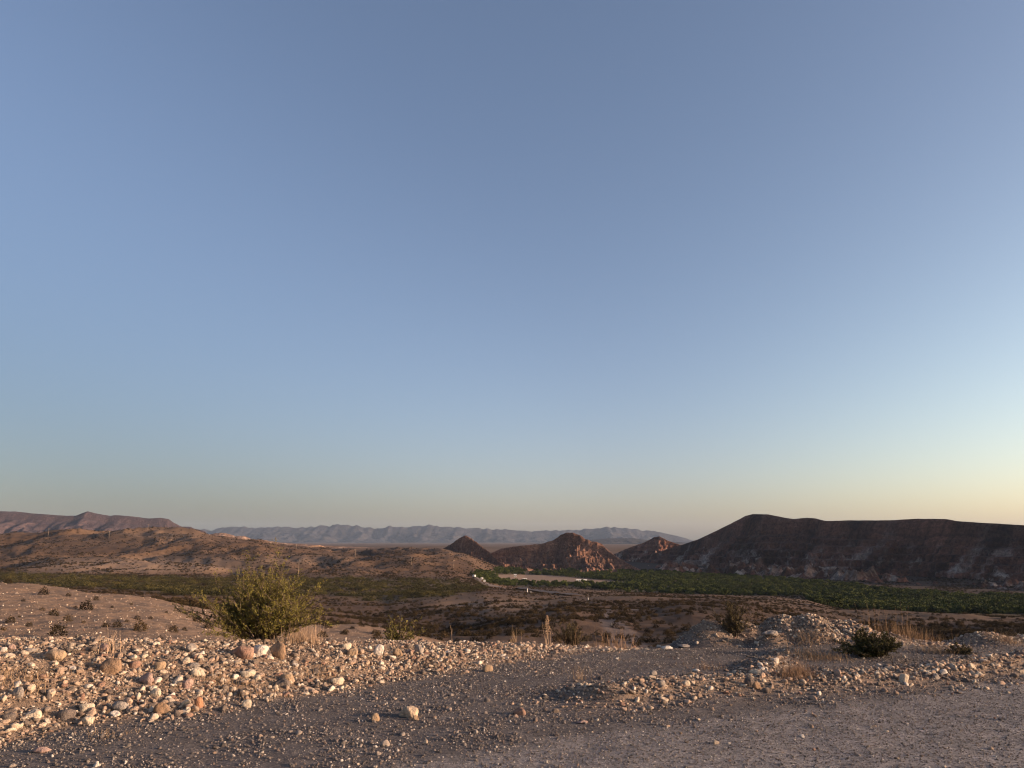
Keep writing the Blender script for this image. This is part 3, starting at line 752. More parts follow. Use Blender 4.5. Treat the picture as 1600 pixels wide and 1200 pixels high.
for lb, cm, px, py, w, h, mi, tl in SPECIAL:
    put_stone(px, py, w, h, mi, MS[cm], lb, None, tl)

# cobbles told apart only by the stretch they lie on
def near_any(x, y, r):
    for a, b_, c in placed:
        if (a - x) ** 2 + (b_ - y) ** 2 < (r + c * 0.9) ** 2: return True
    return False
def in_poly(px, py, poly):
    c = False; j = len(poly) - 1
    for i in range(len(poly)):
        if (poly[i][1] > py) != (poly[j][1] > py) and px < (poly[j][0] - poly[i][0]) * (py - poly[i][1]) / (poly[j][1] - poly[i][1]) + poly[i][0]: c = not c
        j = i
    return c
ZONES = [
    ('river cobble on the left windrow', 'cobbles on the left stretch of the windrow', [(0, 1008), (340, 1008), (340, 1112), (0, 1150)], 120, (0.055, 0.125), 'c'),
    ('rounded cobble in the windrow straw', 'cobbles of the windrow below the bush', [(340, 1012), (520, 1012), (520, 1080), (340, 1112)], 55, (0.055, 0.12), 'c'),
    ('pale cobble of the narrowing windrow', 'cobbles of the narrowing windrow', [(520, 1008), (940, 1010), (700, 1048), (520, 1078)], 60, (0.055, 0.12), 'c'),
    ('grey stone on the gravel shoulder', 'stones on the gravel shoulder', [(0, 1165), (500, 1105), (980, 1050), (980, 1130), (500, 1195), (0, 1200)], 30, (0.045, 0.085), 'a'),
    ('stone of the low right windrow', 'stones of the right windrow', [(1090, 1062), (1560, 1038), (1560, 1058), (1090, 1085)], 38, (0.05, 0.10), 'c'),
    ('pale stone in the rock pile', 'stones of the rock pile', [(1100, 985), (1160, 968), (1230, 963), (1330, 985), (1330, 1008), (1100, 1008)], 30, (0.05, 0.09), 'c'),
]
MARKS = {0: [(70, 'at the left edge'), (170, 'left of the brown boulder'), (260, 'right of the brown boulder'), (345, 'just left of the big bush')],
         1: [(430, 'below the left of the big bush'), (520, 'below the right of the big bush')],
         2: [(600, 'just right of the big bush'), (700, 'below the small yellowish bush'), (800, 'below the dark hollow'), (960, 'at its far thin end')],
         3: [(300, 'below the left end of the windrow'), (620, 'left of the lone tan rock'), (800, 'right of the lone tan rock'), (990, 'below the far end of the windrow')],
         4: [(1200, 'at its left end'), (1330, 'below the tumbleweed'), (1440, 'below the dark shrub'), (1600, 'at its right end')],
         5: [(1180, 'on its dark left lump'), (1260, 'on its top'), (1400, 'on its sunlit right flank')]}
SPLIT = {0: [(1045, 'on the crest'), (1085, 'halfway down'), (1300, 'near the foot')], 1: [(1050, 'upper half'), (1300, 'lower half')]}
for zi, (lb, gp, poly, n, (s0, s1), kind) in enumerate(ZONES):
    xs = [q[0] for q in poly]; yy = [q[1] for q in poly]; k = 0; tries = 0
    while k < n and tries < n * 30:
        tries += 1
        px = random.uniform(min(xs), max(xs)); py = random.uniform(min(yy), max(yy))
        if not in_poly(px, py, poly): continue
        x, y, z = hit(px, py)
        if y > 16: continue
        s = s0 + (s1 - s0) * random.random() ** 1.8
        if near_any(x, y, s / 2 * 0.9): continue
        me = random.choice(COB if kind == 'c' else CHIP)
        o = obj('stone', me, None, (x, y, z + s * 0.12), (random.uniform(-.4, .4), random.uniform(-.4, .4), random.uniform(0, 6.28)), (s, s, s * random.uniform(0.85, 1.15)))
        where = next(w_ for lim, w_ in MARKS[zi] if px < lim)
        row = next((w_ + ' ' for lim, w_ in SPLIT.get(zi, []) if py < lim), '')
        tag(o, '%s, %s%s' % (lb, row, where), 'stone', gp + ', ' + row + where); placed.append((x, y, s / 2)); k += 1
cob_protos = {}
chip_protos = {}
for o in C.objects:
    if o.name.startswith('stone'):
        if o.data in COB and o.data not in cob_protos: cob_protos[o.data] = o
        if o.data in CHIP and o.data not in chip_protos: chip_protos[o.data] = o

# ------------------------------------------------------------------ scatter (stuff): instances of meshes that stand in the scene
def scatter(name, pts, rots, scls, protos, m=None, label=None):
    me = bpy.data.meshes.new(name + '_points')
    pts = np.asarray(pts, np.float32)
    me.vertices.add(len(pts)); me.vertices.foreach_set('co', pts.ravel())
    a = me.attributes.new('rot', 'FLOAT_VECTOR', 'POINT'); a.data.foreach_set('vector', np.asarray(rots, np.float32).ravel())
    a = me.attributes.new('scl', 'FLOAT_VECTOR', 'POINT'); a.data.foreach_set('vector', np.asarray(scls, np.float32).ravel())
    a = me.attributes.new('pick', 'INT', 'POINT'); a.data.foreach_set('value', rng.integers(0, len(protos), len(pts)).astype(np.int32))
    me.update()
    o = obj(name, me)
    tag(o, label=label, kind='stuff')
    ng = bpy.data.node_groups.new(name, 'GeometryNodeTree')
    ng.interface.new_socket('Geometry', in_out='INPUT', socket_type='NodeSocketGeometry')
    ng.interface.new_socket('Geometry', in_out='OUTPUT', socket_type='NodeSocketGeometry')
    n, l = ng.nodes, ng.links
    gi = n.new('NodeGroupInput'); go = n.new('NodeGroupOutput')
    iop = n.new('GeometryNodeInstanceOnPoints')
    l.new(gi.outputs[0], iop.inputs['Points'])
    join = n.new('GeometryNodeJoinGeometry')
    for q in protos:
        oi = n.new('GeometryNodeObjectInfo'); oi.inputs['Object'].default_value = q; oi.inputs['As Instance'].default_value = True
        oi.transform_space = 'ORIGINAL'
        l.new(oi.outputs['Geometry'], join.inputs[0])
    l.new(join.outputs[0], iop.inputs['Instance'])
    iop.inputs['Pick Instance'].default_value = True
    def na(nm, ty):
        x = n.new('GeometryNodeInputNamedAttribute'); x.data_type = ty; x.inputs['Name'].default_value = nm
        return x.outputs['Attribute']
    l.new(na('pick', 'INT'), iop.inputs['Instance Index'])
    l.new(na('rot', 'FLOAT_VECTOR'), iop.inputs['Rotation'])
    l.new(na('scl', 'FLOAT_VECTOR'), iop.inputs['Scale'])
    last = iop.outputs[0]
    if m:
        sm = n.new('GeometryNodeSetMaterial'); sm.inputs['Material'].default_value = m
        l.new(last, sm.inputs[0]); last = sm.outputs[0]
    l.new(last, go.inputs[0])
    md = o.modifiers.new('scatter', 'NODES'); md.node_group = ng
    return o

def near_pts(n, dens, ymin=5.0, ymax=15.5, margin=1.12):
    """random points of the visible near ground kept with probability dens(x, y)"""
    y = np.sqrt(rng.uniform(ymin ** 2, ymax ** 2, n)); x = rng.uniform(-0.74, 0.74, n) * y * margin
    k = rng.uniform(0, 1, n) < dens(x, y)
    return x[k], y[k]
def stones(name, n, dens, smin, smax, pw, protos, m, sink=0.15, label=None, **kw):
    x, y = near_pts(n, dens, **kw)
    s = smin + (smax - smin) * rng.uniform(0, 1, len(x)) ** pw
    z = height(x, y) + s * sink
    rot = np.stack([rng.uniform(-.5, .5, len(x)), rng.uniform(-.5, .5, len(x)), rng.uniform(0, 6.28, len(x))], -1)
    scl = s[:, None] * rng.uniform(0.8, 1.2, (len(x), 3))
    return scatter(name, np.stack([x, y, z], -1), rot, scl, protos, m, label)
cobp = list(cob_protos.values()); chipp = list(chip_protos.values())
patch = lambda x, y: 0.18 + 0.82 * sstep(-0.25, 0.35, fbm(x / 0.7, y / 0.7, 3, 12.1))
stones('cobbles', 66000, lambda x, y: rocky(x, y) * patch(x, y), 0.028, 0.105, 2.1, cobp + cobp + chipp, M_PALE, 0.06, 'pale rounded cobbles heaped in the windrows and piles')
stones('windrow_gravel', 150000, lambda x, y: rocky(x, y) * 0.95, 0.012, 0.04, 1.8, chipp + cobp, M_PALE, 0.2, 'small pale stones filling the windrows and piles')
shoulder = lambda x, y: (1 - rocky(x, y) * 0.8) * (1 - 0.88 * roadness(x, y))
stones('shoulder_gravel', 200000, lambda x, y: shoulder(x, y) * patch(x, y), 0.008, 0.032, 2.8, chipp, M_DARK, 0.15, 'coarse grey gravel of the shoulder')
stones('road_gravel', 190000, lambda x, y: (0.25 + 0.75 * roadness(x, y)) * (1 - rocky(x, y)), 0.006, 0.018, 2.4, chipp, M_DARK, 0.12, 'fine gravel pressed into the road', ymax=13)
stones('loose_pebbles', 1900, lambda x, y: patch(x, y) * (1 - rocky(x, y)), 0.02, 0.055, 2.2, cobp, M_PALE, 0.15, 'scattered pale pebbles on road and shoulder')

# ------------------------------------------------------------------ plants
def leaf_quads(Pc, size, r, asp=0.45, up=0.4):
    n = len(Pc)
    a = r.normal(size=(n, 3)); a[:, 2] += up; a /= np.linalg.norm(a, axis=1)[:, None]
    b_ = np.cross(a, r.normal(size=(n, 3))); b_ /= np.linalg.norm(b_, axis=1)[:, None] + 1e-9
    s = (size * r.uniform(0.6, 1.3, n))[:, None]
    V = np.stack([Pc - a * s, Pc + b_ * s * asp, Pc + a * s, Pc - b_ * s * asp], 1).reshape(-1, 3)
    return V, np.arange(n * 4).reshape(-1, 4)

def tubes(lines, r0, r1):
    V = []; Fq = []; k = 0
    for L in lines:
        L = np.asarray(L); n = len(L)
        rr = np.linspace(r0, r1, n) if np.isscalar(r0) else r0
        for i in range(n):
            t = L[min(i + 1, n - 1)] - L[max(i - 1, 0)]; t = t / (np.linalg.norm(t) + 1e-9)
            a = np.cross(t, [0.3, 0.9, 0.2]); a /= np.linalg.norm(a) + 1e-9; b_ = np.cross(t, a)
            for q in range(3):
                w = q * 2.0944; V.append(L[i] + (a * math.cos(w) + b_ * math.sin(w)) * rr[i])
        for i in range(n - 1):
            for q in range(3):
                Fq.append((k + i * 3 + q, k + i * 3 + (q + 1) % 3, k + (i + 1) * 3 + (q + 1) % 3, k + (i + 1) * 3 + q))
        k += n * 3
    return np.array(V), np.array(Fq)

def bush(seed, w, h, nst, leaves, lsize, droop=0.15, fan=1.0, low=0.15):
    """stems fanning from a narrow foot, forked, leaf sprays on their upper reach"""
    r = np.random.default_rng(seed)
    st = []; lp = []
    for i in range(nst):
        az = r.uniform(0, 2 * np.pi); sp_ = abs(r.normal(0, 0.5)) * fan; sp_ = min(sp_, 1.15)
        L = h * r.uniform(0.65, 1.05) * (1.0 + 0.15 * sp_)
        n = 7; p0 = np.array([math.cos(az), math.sin(az), 0]) * w * 0.13 * r.uniform(0, 1)
        d = np.array([math.cos(az) * math.sin(sp_) * w / h * 0.62, math.sin(az) * math.sin(sp_) * w / h * 0.62, math.cos(sp_) + low])
        pts = [p0]
        for k in range(n):
            d = d + r.normal(0, 0.10, 3) + np.array([0, 0, -droop * 0.3])
            pts.append(pts[-1] + d * L / n)
        pts = np.array(pts); st.append(pts)
        for k in range(2, n + 1):
            for _ in range(3):
                az2 = r.uniform(0, 2 * np.pi)
                e = d * 0.5 + np.array([math.cos(az2), math.sin(az2), r.uniform(0.1, 0.9)]) * 0.7
                l2 = L * 0.20 * r.uniform(0.6, 1.2)
                tw = np.array([pts[k], pts[k] + e * l2 * 0.5 + r.normal(0, 0.01, 3), pts[k] + e * l2 + r.normal(0, 0.02, 3)])
                st.append(tw)
                m_ = leaves // (nst * (n - 1) * 3) + 1
                t = r.uniform(0.15, 1.05, m_)[:, None]
                lp.append(tw[0] + (tw[2] - tw[0]) * t + r.normal(0, l2 * 0.09, (m_, 3)))
    lp = np.concatenate(lp); lp[:, 2] = np.maximum(lp[:, 2], 0.02)
    for t in st: t[:, 2] = np.maximum(t[:, 2], -0.02)
    return st, leaf_quads(lp, lsize, r)

def plant(name, label, cat, px, py, w, h, seed, nst, leaves, lsize, ml, mst=None, Y=None, fan=1.0, low=0.15, group=None, sr=0.006, droop=0.15):
    if Y is None: x, y, z = hit(px, py)
    else:
        x = P(px, py, Y)[0]; y = Y; z = float(height(np.array([x]), np.array([y]))[0])
    w_ = w / F * y; h_ = h / F * y
    root = bpy.data.objects.new(name, None); C.objects.link(root); root.location = (x, y, z - 0.02)
    st, (LV, LF) = bush(seed, w_, h_, nst, leaves, lsize, droop, fan, low)
    tv, tf = tubes(st, sr, sr * 0.3)
    obj('stems', mesh_np('stems', tv, tf, mst or M_STEM), root)
    obj('foliage', mesh_np('foliage', LV, LF, ml), root)
    tag(root, label, cat, group)
    return root

plant('creosote_bush', 'large olive green creosote bush fanning up from behind the windrow', 'bush', 408, 1005, 142, 80, 5, 150, 64000, 0.0105, M_CREO, Y=10.35, fan=1.2, low=0.08, droop=0.06)
plant('desert_shrub', 'small sparse yellowish bush behind the crest right of the big bush', 'shrub', 617, 1003, 62, 42, 8, 26, 2600, 0.015, M_CREO, Y=12.3, fan=1.0, low=0.2)
plant('desert_shrub', 'dark dense rounded shrub in front of the tall dry grass', 'shrub', 1366, 1026, 78, 33, 9, 90, 30000, 0.011, M_DKLEAF, fan=1.15, low=0.0)
plant('desert_shrub', 'olive brown shrub between the two rock piles', 'shrub', 1149, 1006, 46, 38, 12, 30, 3000, 0.012, M_OLIVE, Y=13.0, fan=0.9, low=0.3)
plant('desert_shrub', 'brownish green weedy clump on the lip at the middle, behind the flower spike', 'shrub', 893, 1010, 56, 26, 13, 30, 1600, 0.013, M_OLIVE, Y=12.95, fan=0.9, low=0.3)
plant('desert_shrub', 'low grey-green shrub at the foot of the far right mound', 'shrub', 1500, 1022, 36, 14, 15, 24, 2600, 0.013, M_OLIVE, fan=1.3, low=0.0)

def tuft(name, label, cat, px, py, w, h, n, m, seed, width=0.004, lean=0.5, Y=None, tangle=0.0, part='blades', group=None, head=False):
    r = np.random.default_rng(seed)
    if Y is None: x, y, z = hit(px, py)
    else:
        x = P(px, py, Y)[0]; y = Y; z = float(height(np.array([x]), np.array([y]))[0])
    w_ = w / F * y; h_ = h / F * y
    bx = r.normal(0, 0.24, n) * w_; by = r.normal(0, 0.20, n) * min(w_, 0.8)
    bz = height(x + bx, y + by) - z
    ns = 5
    az = r.uniform(0, 2 * np.pi, n); ln = np.abs(r.normal(0, lean, n)); L = h_ * r.uniform(0.45, 1.05, n)
    V = np.zeros((n, ns, 2, 3)); Pc = np.stack([bx, by, bz - 0.01], -1)
    d = np.stack([np.cos(az) * ln, np.sin(az) * ln, np.ones(n)], -1)
    side = np.stack([-np.sin(az + 0.8), np.cos(az + 0.8), np.zeros(n)], -1)
    for k in range(ns):
        wd = width * (1 - 0.75 * k / (ns - 1))
        V[:, k, 0] = Pc - side * wd / 2; V[:, k, 1] = Pc + side * wd / 2
        dd = d / np.linalg.norm(d, axis=1)[:, None]
        Pc = Pc + dd * (L / (ns - 1))[:, None]
        d = d + np.stack([np.cos(az) * ln * 0.35, np.sin(az) * ln * 0.35, -0.12 * ln], -1) + r.normal(0, 0.10 + tangle, (n, 3))
    V = V.reshape(-1, 3); base = (np.arange(n) * ns * 2)[:, None]
    q = np.concatenate([base + np.array([[2 * k, 2 * k + 1, 2 * k + 3, 2 * k + 2]]) for k in range(ns - 1)])
    o = obj(name, None, None, (x, y, z)) if False else bpy.data.objects.new(name, mesh_np(name, V, q, m))
    C.objects.link(o); o.location = (x, y, z)
    tag(o, label, cat, group)
    if head:
        Pn = []
        for _ in range(260):
            t = r.uniform(0.35, 1.0); Pn.append([r.normal(0, 0.018 * (1.15 - t) * 2), r.normal(0, 0.018), h_ * t])
        LV, LF = leaf_quads(np.array(Pn), 0.010, r)
        obj('seed_head', mesh_np('seed_head', LV, LF, m), o)
    return o
tuft('dry_grass', 'straw grass bending out from under the right side of the big bush', 'grass clump', 468, 1006, 80, 42, 420, M_PSTRAW, 21, lean=0.9, Y=10.3)
tuft('dead_weed', 'tall bleached dead stalks standing on the crest above the brown boulder', 'dead weed', 170, 1024, 40, 48, 26, M_PSTRAW, 22, 0.006, lean=0.3, tangle=0.08)
tuft('dry_grass', 'matted straw grass at the left edge of the windrow', 'grass clump', 24, 1068, 90, 26, 260, M_STRAW, 23, lean=1.1, tangle=0.25)
tuft('dry_grass', 'straw grass between the stones right of the left edge mat', 'grass clump', 88, 1052, 60, 16, 130, M_PSTRAW, 24, lean=1.1, tangle=0.2)
tuft('dry_grass', 'short straw grass in the windrow under the dark brown leaning stone', 'grass clump', 390, 1080, 110, 15, 220, M_STRAW, 25, lean=0.9, tangle=0.2)
tuft('dry_grass', 'golden straw grass behind the cream pillow-shaped cobble', 'grass clump', 498, 1058, 100, 16, 260, M_STRAW, 26, lean=0.9, tangle=0.2)
tuft('dry_grass', 'straw grass on the slope left of the windrow triangular stone', 'grass clump', 340, 1068, 60, 16, 220, M_STRAW, 27, lean=0.9, tangle=0.2)
tuft('dry_grass', 'thin brown grass on the narrowing windrow below the small bush', 'grass clump', 668, 1036, 110, 14, 200, M_STRAW, 28, lean=0.7, tangle=0.12)
tuft('dry_grass', 'thin straw at the far end of the windrow above the grey gravel', 'grass clump', 800, 1026, 120, 12, 180, M_PSTRAW, 29, lean=0.8, tangle=0.12)
tuft('dead_weed', 'single pale curved stalk rising from the crest against the dark hollow', 'dead weed', 705, 1008, 5, 34, 3, M_PSTRAW, 30, 0.008, lean=0.25, Y=11.7)
tuft('dead_weed', 'pale seed spike standing on the lip left of the weedy clump', 'dead weed', 856, 1010, 14, 44, 14, M_PSTRAW, 31, 0.005, lean=0.15, Y=12.5, head=True)
tuft('dead_weed', 'brown dead stalks rising out of the weedy clump on the lip', 'dead weed', 895, 1010, 60, 42, 55, M_DRY, 32, 0.006, lean=0.3, Y=12.9)
tuft('dead_weed', 'low brown dry weeds on the lip right of the weedy clump', 'dead weed', 962, 1016, 60, 34, 130, M_TUMBLE, 33, 0.005, lean=0.5, Y=12.9, tangle=0.1)
tuft('dead_weed', 'short dry stalks on the lip left of the flower spike', 'dead weed', 803, 1008, 20, 28, 26, M_STRAW, 34, 0.005, lean=0.4, Y=12.3, tangle=0.1)
tuft('dead_weed', 'tall dry grass stalks standing behind the dark shrub', 'dead weed', 1398, 1010, 90, 52, 80, M_DRY, 35, 0.0045, lean=0.22, Y=13.6)
tuft('dry_grass', 'brown dry grass at the foot of the tall stalks on the right', 'grass clump', 1420, 1014, 110, 26, 620, M_DRY, 36, lean=0.5, Y=13.4)
tuft('tumbleweed', 'round tan tumbleweed in front of the right rock pile', 'tumbleweed', 1243, 1055, 62, 30, 900, M_TUMBLE, 37, 0.003, lean=1.0, tangle=0.5)
tuft('dry_grass', 'orange straw grass on the rock pile above the tumbleweed', 'grass clump', 1282, 1030, 90, 24, 600, M_STRAW, 38, 0.0035, lean=0.9, tangle=0.3)
tuft('dry_grass', 'faded straw on the sunlit face of the rock pile', 'grass clump', 1270, 1002, 90, 22, 380, M_STRAW, 39, 0.0035, lean=0.8, tangle=0.3)
tuft('dry_grass', 'pale straw patch right of the dark shrub', 'grass clump', 1468, 1020, 70, 18, 420, M_STRAW, 40, 0.0035, lean=0.9, tangle=0.3)
tuft('dead_weed', 'wiry grey weed standing in the gravel above the yellowish stone', 'dead weed', 1412, 1045, 50, 32, 40, M_STEM, 41, 0.004, lean=0.5, tangle=0.15)
tuft('dead_weed', 'thin grey weed on the shoulder at the middle of the frame', 'dead weed', 905, 1062, 34, 34, 40, M_STRAW, 42, 0.003, lean=0.4, tangle=0.12)
tuft('dry_grass', 'sparse brown grass in the hollow left of the tumbleweed', 'grass clump', 1105, 1046, 60, 16, 120, M_TUMBLE, 43, 0.003, lean=0.6, tangle=0.2)
tuft('dead_weed', 'dark twigs poking out of the windrow crest at the tan block', 'dead weed', 108, 1022, 34, 22, 14, M_STEM, 44, 0.006, lean=0.9)
tuft('dry_grass', 'loose straw lying where the left windrow meets the shoulder', 'grass clump', 172, 1150, 90, 14, 160, M_STRAW, 45, 0.004, lean=1.4, tangle=0.3)
tuft('dry_grass', 'brown grass at the right shoulder of the far right mound', 'grass clump', 1572, 1003, 50, 20, 200, M_STRAW, 46, 0.004, lean=0.7, tangle=0.2)

# ------------------------------------------------------------------ small shrubs on the spur and beyond
def blob_shrub(seed, ml, n=420, rr=0.5, hh=0.8, ls=0.05):
    r = np.random.default_rng(seed)
    d = r.normal(size=(n, 3)); d[:, 2] = np.abs(d[:, 2]); d /= np.linalg.norm(d, axis=1)[:, None]
    k = r.uniform(0.35, 1.0, n) ** 0.5 * (1 + 0.25 * np.sin(d[:, 0] * 5 + seed) * np.cos(d[:, 1] * 4 + seed))
    Pc = d * k[:, None] * np.array([rr, rr, hh])
    V, Fq = leaf_quads(Pc, ls, r, 0.7, 0.6)
    return mesh_np('shrub', V, Fq, ml)
SH = [blob_shrub(50 + i, M_SCRUB) for i in range(4)]
SHG = [blob_shrub(60 + i, M_GREEN, 260, 0.55, 0.75) for i in range(3)]
spur = [(12, 912, 10), (68, 929, 13), (107, 932, 7), (150, 938, 8), (135, 953, 17), (36, 940, 6), (118, 951, 6), (226, 928, 10), (286, 946, 9), (310, 946, 7), (16, 973, 12), (45, 979, 9),
        (84, 962, 13), (105, 970, 12), (90, 993, 22), (130, 974, 6), (165, 980, 11), (183, 980, 13), (198, 972, 6), (214, 968, 8), (218, 985, 18), (235, 967, 6), (270, 988, 13), (288, 985, 7), (308, 972, 12),
        (325, 982, 13), (30, 965, 5), (66, 954, 7), (120, 1000, 10), (250, 1000, 9), (175, 950, 5), (260, 958, 5), (5, 985, 8), (205, 945, 5)]
sh_first = None
for k, (px, py, w) in enumerate(spur):
    x, y, z = hit(px, py, 19)
    if y > 70: continue
    s = w / F * y * 1.25
    o = obj('shrub', SH[k % 4], None, (x, y, z - 0.05), (0, 0, random.uniform(0, 6.28)), (s, s, s * 0.95))
    if w == 22: lb = 'largest dark shrub low on the bare left slope, above the windrow'
    elif (px, py) == (135, 953): lb = 'round dark shrub in the middle of the bare left slope'
    elif (px, py) == (68, 929): lb = 'dark shrub near the crest of the bare left slope, close to the left edge'
    elif (px, py) == (226, 928): lb = 'shrub standing right on the crest line of the bare left slope'
    else: lb = 'small dark tuft %s the bare left slope, %s' % ('high on' if py < 945 else 'midway down' if py < 975 else 'low on', 'near the left edge' if px < 80 else 'left of the dead stalks' if px < 165 else 'right of the dead stalks' if px < 250 else 'close to the big bush')
    tag(o, lb, 'shrub', 'shrubs dotted over the bare left slope')
# olive tufts on the lower spur right of the big bush
for k in range(26):
    px = random.uniform(500, 690); py = random.uniform(974, 998)
    x, y, z = hit(px, py, 19)
    if y > 75: continue
    s = random.uniform(0.35, 0.8)
    o = obj('shrub', SH[k % 4], None, (x, y, z - 0.05), (0, 0, random.uniform(0, 6.28)), (s, s, s * 0.7))
    tag(o, 'small brown scrub tuft on the low spur right of the big bush', 'shrub', 'shrubs on the low spur right of the bush')
shp = [o for o in C.objects if o.type == 'MESH' and o.data in SH]
seen = {}; [seen.setdefault(o.data.name, o) for o in shp]; shp = list(seen.values())
# nearest separate shrubs beyond the spur
def slope_pts(n, px0, px1, y0, y1, keep):
    s0, s1 = (px0 - 800) / 1235, (px1 - 800) / 1235
    y = np.exp(rng.uniform(math.log(y0), math.log(y1), n)); s = rng.uniform(s0, s1, n); x = s * y
    z = height(x, y, False)
    px, py = proj(x, y, z)
    k = rng.uniform(0, 1, n) < keep(px, py, x, y)
    return x[k], y[k], z[k], px[k], py[k]
x, y, z, px, py = slope_pts(220, 480, 1100, 80, 190, lambda a, b, c, d: 1.0 + 0 * a)
for k in range(len(x)):
    s = random.uniform(0.5, 1.3)
    o = obj('shrub', SH[k % 4], None, (x[k], y[k], z[k] - 0.1), (0, 0, random.uniform(0, 6.28)), (s, s, s * 0.75))
    wh = ('right behind the big bush' if px[k] < 560 else 'behind the small yellowish bush' if px[k] < 660 else 'in the dark hollow below the bare knoll' if px[k] < 780 else 'behind the flower spike and weedy clump' if px[k] < 920 else 'beside the dirt track' if px[k] < 1010 else 'on the dark mound behind the rock piles')
    dp = 'nearer' if y[k] < 105 else 'midway' if y[k] < 140 else 'farther'
    tag(o, '%s dark shrub on the slope %s' % (dp, wh), 'shrub', '%s shrubs %s' % (dp, wh))
gprot = []
for k, (px_, py_) in enumerate([(560, 930), (610, 934), (520, 928)]):
    X_, Y_, Z_ = hit(px_, py_, 100)
    o = obj('shrub', SHG[k], None, (X_, Y_, Z_ - 0.1), (0, 0, k), (2.6, 2.6, 2.2))
    tag(o, ['green bush in the near edge of the scrub flat, middle of three', 'green bush in the near edge of the scrub flat, rightmost of three', 'green bush in the near edge of the scrub flat, leftmost of three'][k], 'shrub')
    gprot.append(o)
def sc_shrubs(name, label, pts, s0, s1, protos, flat=0.75, far=0.0):
    x, y, z = pts[:3]
    s = rng.uniform(0, 1, len(x)) ** 1.5 * (s1 - s0) + s0
    s = s * (1 + far * sstep(350, 900, y))
    rot = np.zeros((len(x), 3)); rot[:, 2] = rng.uniform(0, 6.28, len(x))
    scl = np.stack([s, s, s * flat], -1)
    return scatter(name, np.stack([x, y, z - 0.08 * s], -1), rot, scl, protos, None, label)
grn = lambda a, b: is_green(a, b)[0]
sc_shrubs('hillside_scrub', 'brown scrub dotted over slopes and hills', slope_pts(230000, -60, 1680, 75, 1300,
          lambda a, b, c, d: np.where((grn(a, b) & (d > 450)) | is_green(a, b)[1], 0, 1.0) * (0.15 + 0.85 * sstep(-0.2, 0.3, fbm(c / 45, d / 60, 3, 6))) * sstep(60, 110, d) * np.where(d < 330, 0.2, np.where(d < 600, 0.5, 1))), 0.5, 1.4, shp, far=0.9)
sc_shrubs('green_scrub', 'green brush covering the flat below the hills', slope_pts(10000, -60, 770, 200, 800,
          lambda a, b, c, d: scrub_veg(a, b) * (0.25 + 0.75 * sstep(-0.15, 0.25, fbm(c / 30, d / 40, 3, 2)))), 1.6, 6.0, gprot, flat=0.6)

# riverside trees
def crown_mesh(seed):
    r = np.random.default_rng(seed); Pc = []
    for _ in range(9):
        c = np.array([r.normal(0, 0.9), r.normal(0, 0.9), r.uniform(1.6, 3.4)]); rad = r.uniform(0.7, 1.3)
        d = r.normal(size=(48, 3)); d /= np.linalg.norm(d, axis=1)[:, None]
        Pc.append(c + d * rad * r.uniform(0.55, 1.0, 48)[:, None])
    V, Fq = leaf_quads(np.concatenate(Pc), 0.30, r, 0.75, 0.8)
    return mesh_np('crown', V, Fq, M_TREE)
CR = [crown_mesh(80 + i) for i in range(4)]
tprot = []
for k, (px_, py_, lb) in enumerate([(884, 917, 'bushy green riverside tree at the near edge of the grove, above the gravel terrace'), (1000, 925, 'bushy green riverside tree at the front of the grove, left of the middle hollow'),
                                    (1120, 929, 'bushy green riverside tree at the front of the grove, behind the dark mound'), (1310, 952, 'bushy green riverside tree at the front of the grove, above the dark shrub')]):
    X_, Y_, Z_ = hit(px_, py_, 300)
    root = bpy.data.objects.new('riverside_tree', None); C.objects.link(root); root.location = (X_, Y_, Z_); root.scale = (1.3,) * 3
    tv, tf = tubes([np.array([[0, 0, -0.3], [0.1, 0, 1.2], [0.2, 0.2, 2.6]]), np.array([[0.1, 0, 1.0], [-0.5, 0.2, 1.8], [-0.8, 0.1, 2.8]]), np.array([[0.1, 0, 1.1], [0.6, -0.3, 2.0], [0.9, -0.4, 2.8]])], 0.16, 0.05)
    obj('trunk', mesh_np('trunk', tv, tf, M_BARK), root)
    c = obj('crown', CR[k], root)
    tag(root, lb, 'tree'); tprot.append(c)
x, y, z, px, py = slope_pts(24000, 730, 1680, 460, 1500, lambda a, b, c, d: (grn(a, b) * (0.35 + 0.65 * sstep(-0.3, 0.1, fbm(c / 35, d / 60, 3, 4)))))
s = rng.uniform(0.6, 1.55, len(x)) * (1 + 0.3 * fbm(x / 60, y / 60, 2))
rot = np.zeros((len(x), 3)); rot[:, 2] = rng.uniform(0, 6.28, len(x))
scatter('riverside_grove', np.stack([x, y, z - 0.6], -1), rot, np.stack([s, s, s * 0.85], -1), tprot, None, 'dense green riverside trees filling the valley floor')

# pale flecks of stone on the spur
x, y, z, px, py = slope_pts(9000, -60, 700, 20, 64, lambda a, b, c, d: 1 + 0 * a)
rot = rng.uniform(0, 6.28, (len(x), 3)); s = rng.uniform(0, 1, len(x)) ** 5 * 0.11 + 0.025
scatter('slope_stones', np.stack([x, y, z + 0.01], -1), rot, np.stack([s, s, s * 0.7], -1), cobp, M_PALE, 'pale stones flecking the bare left slope')

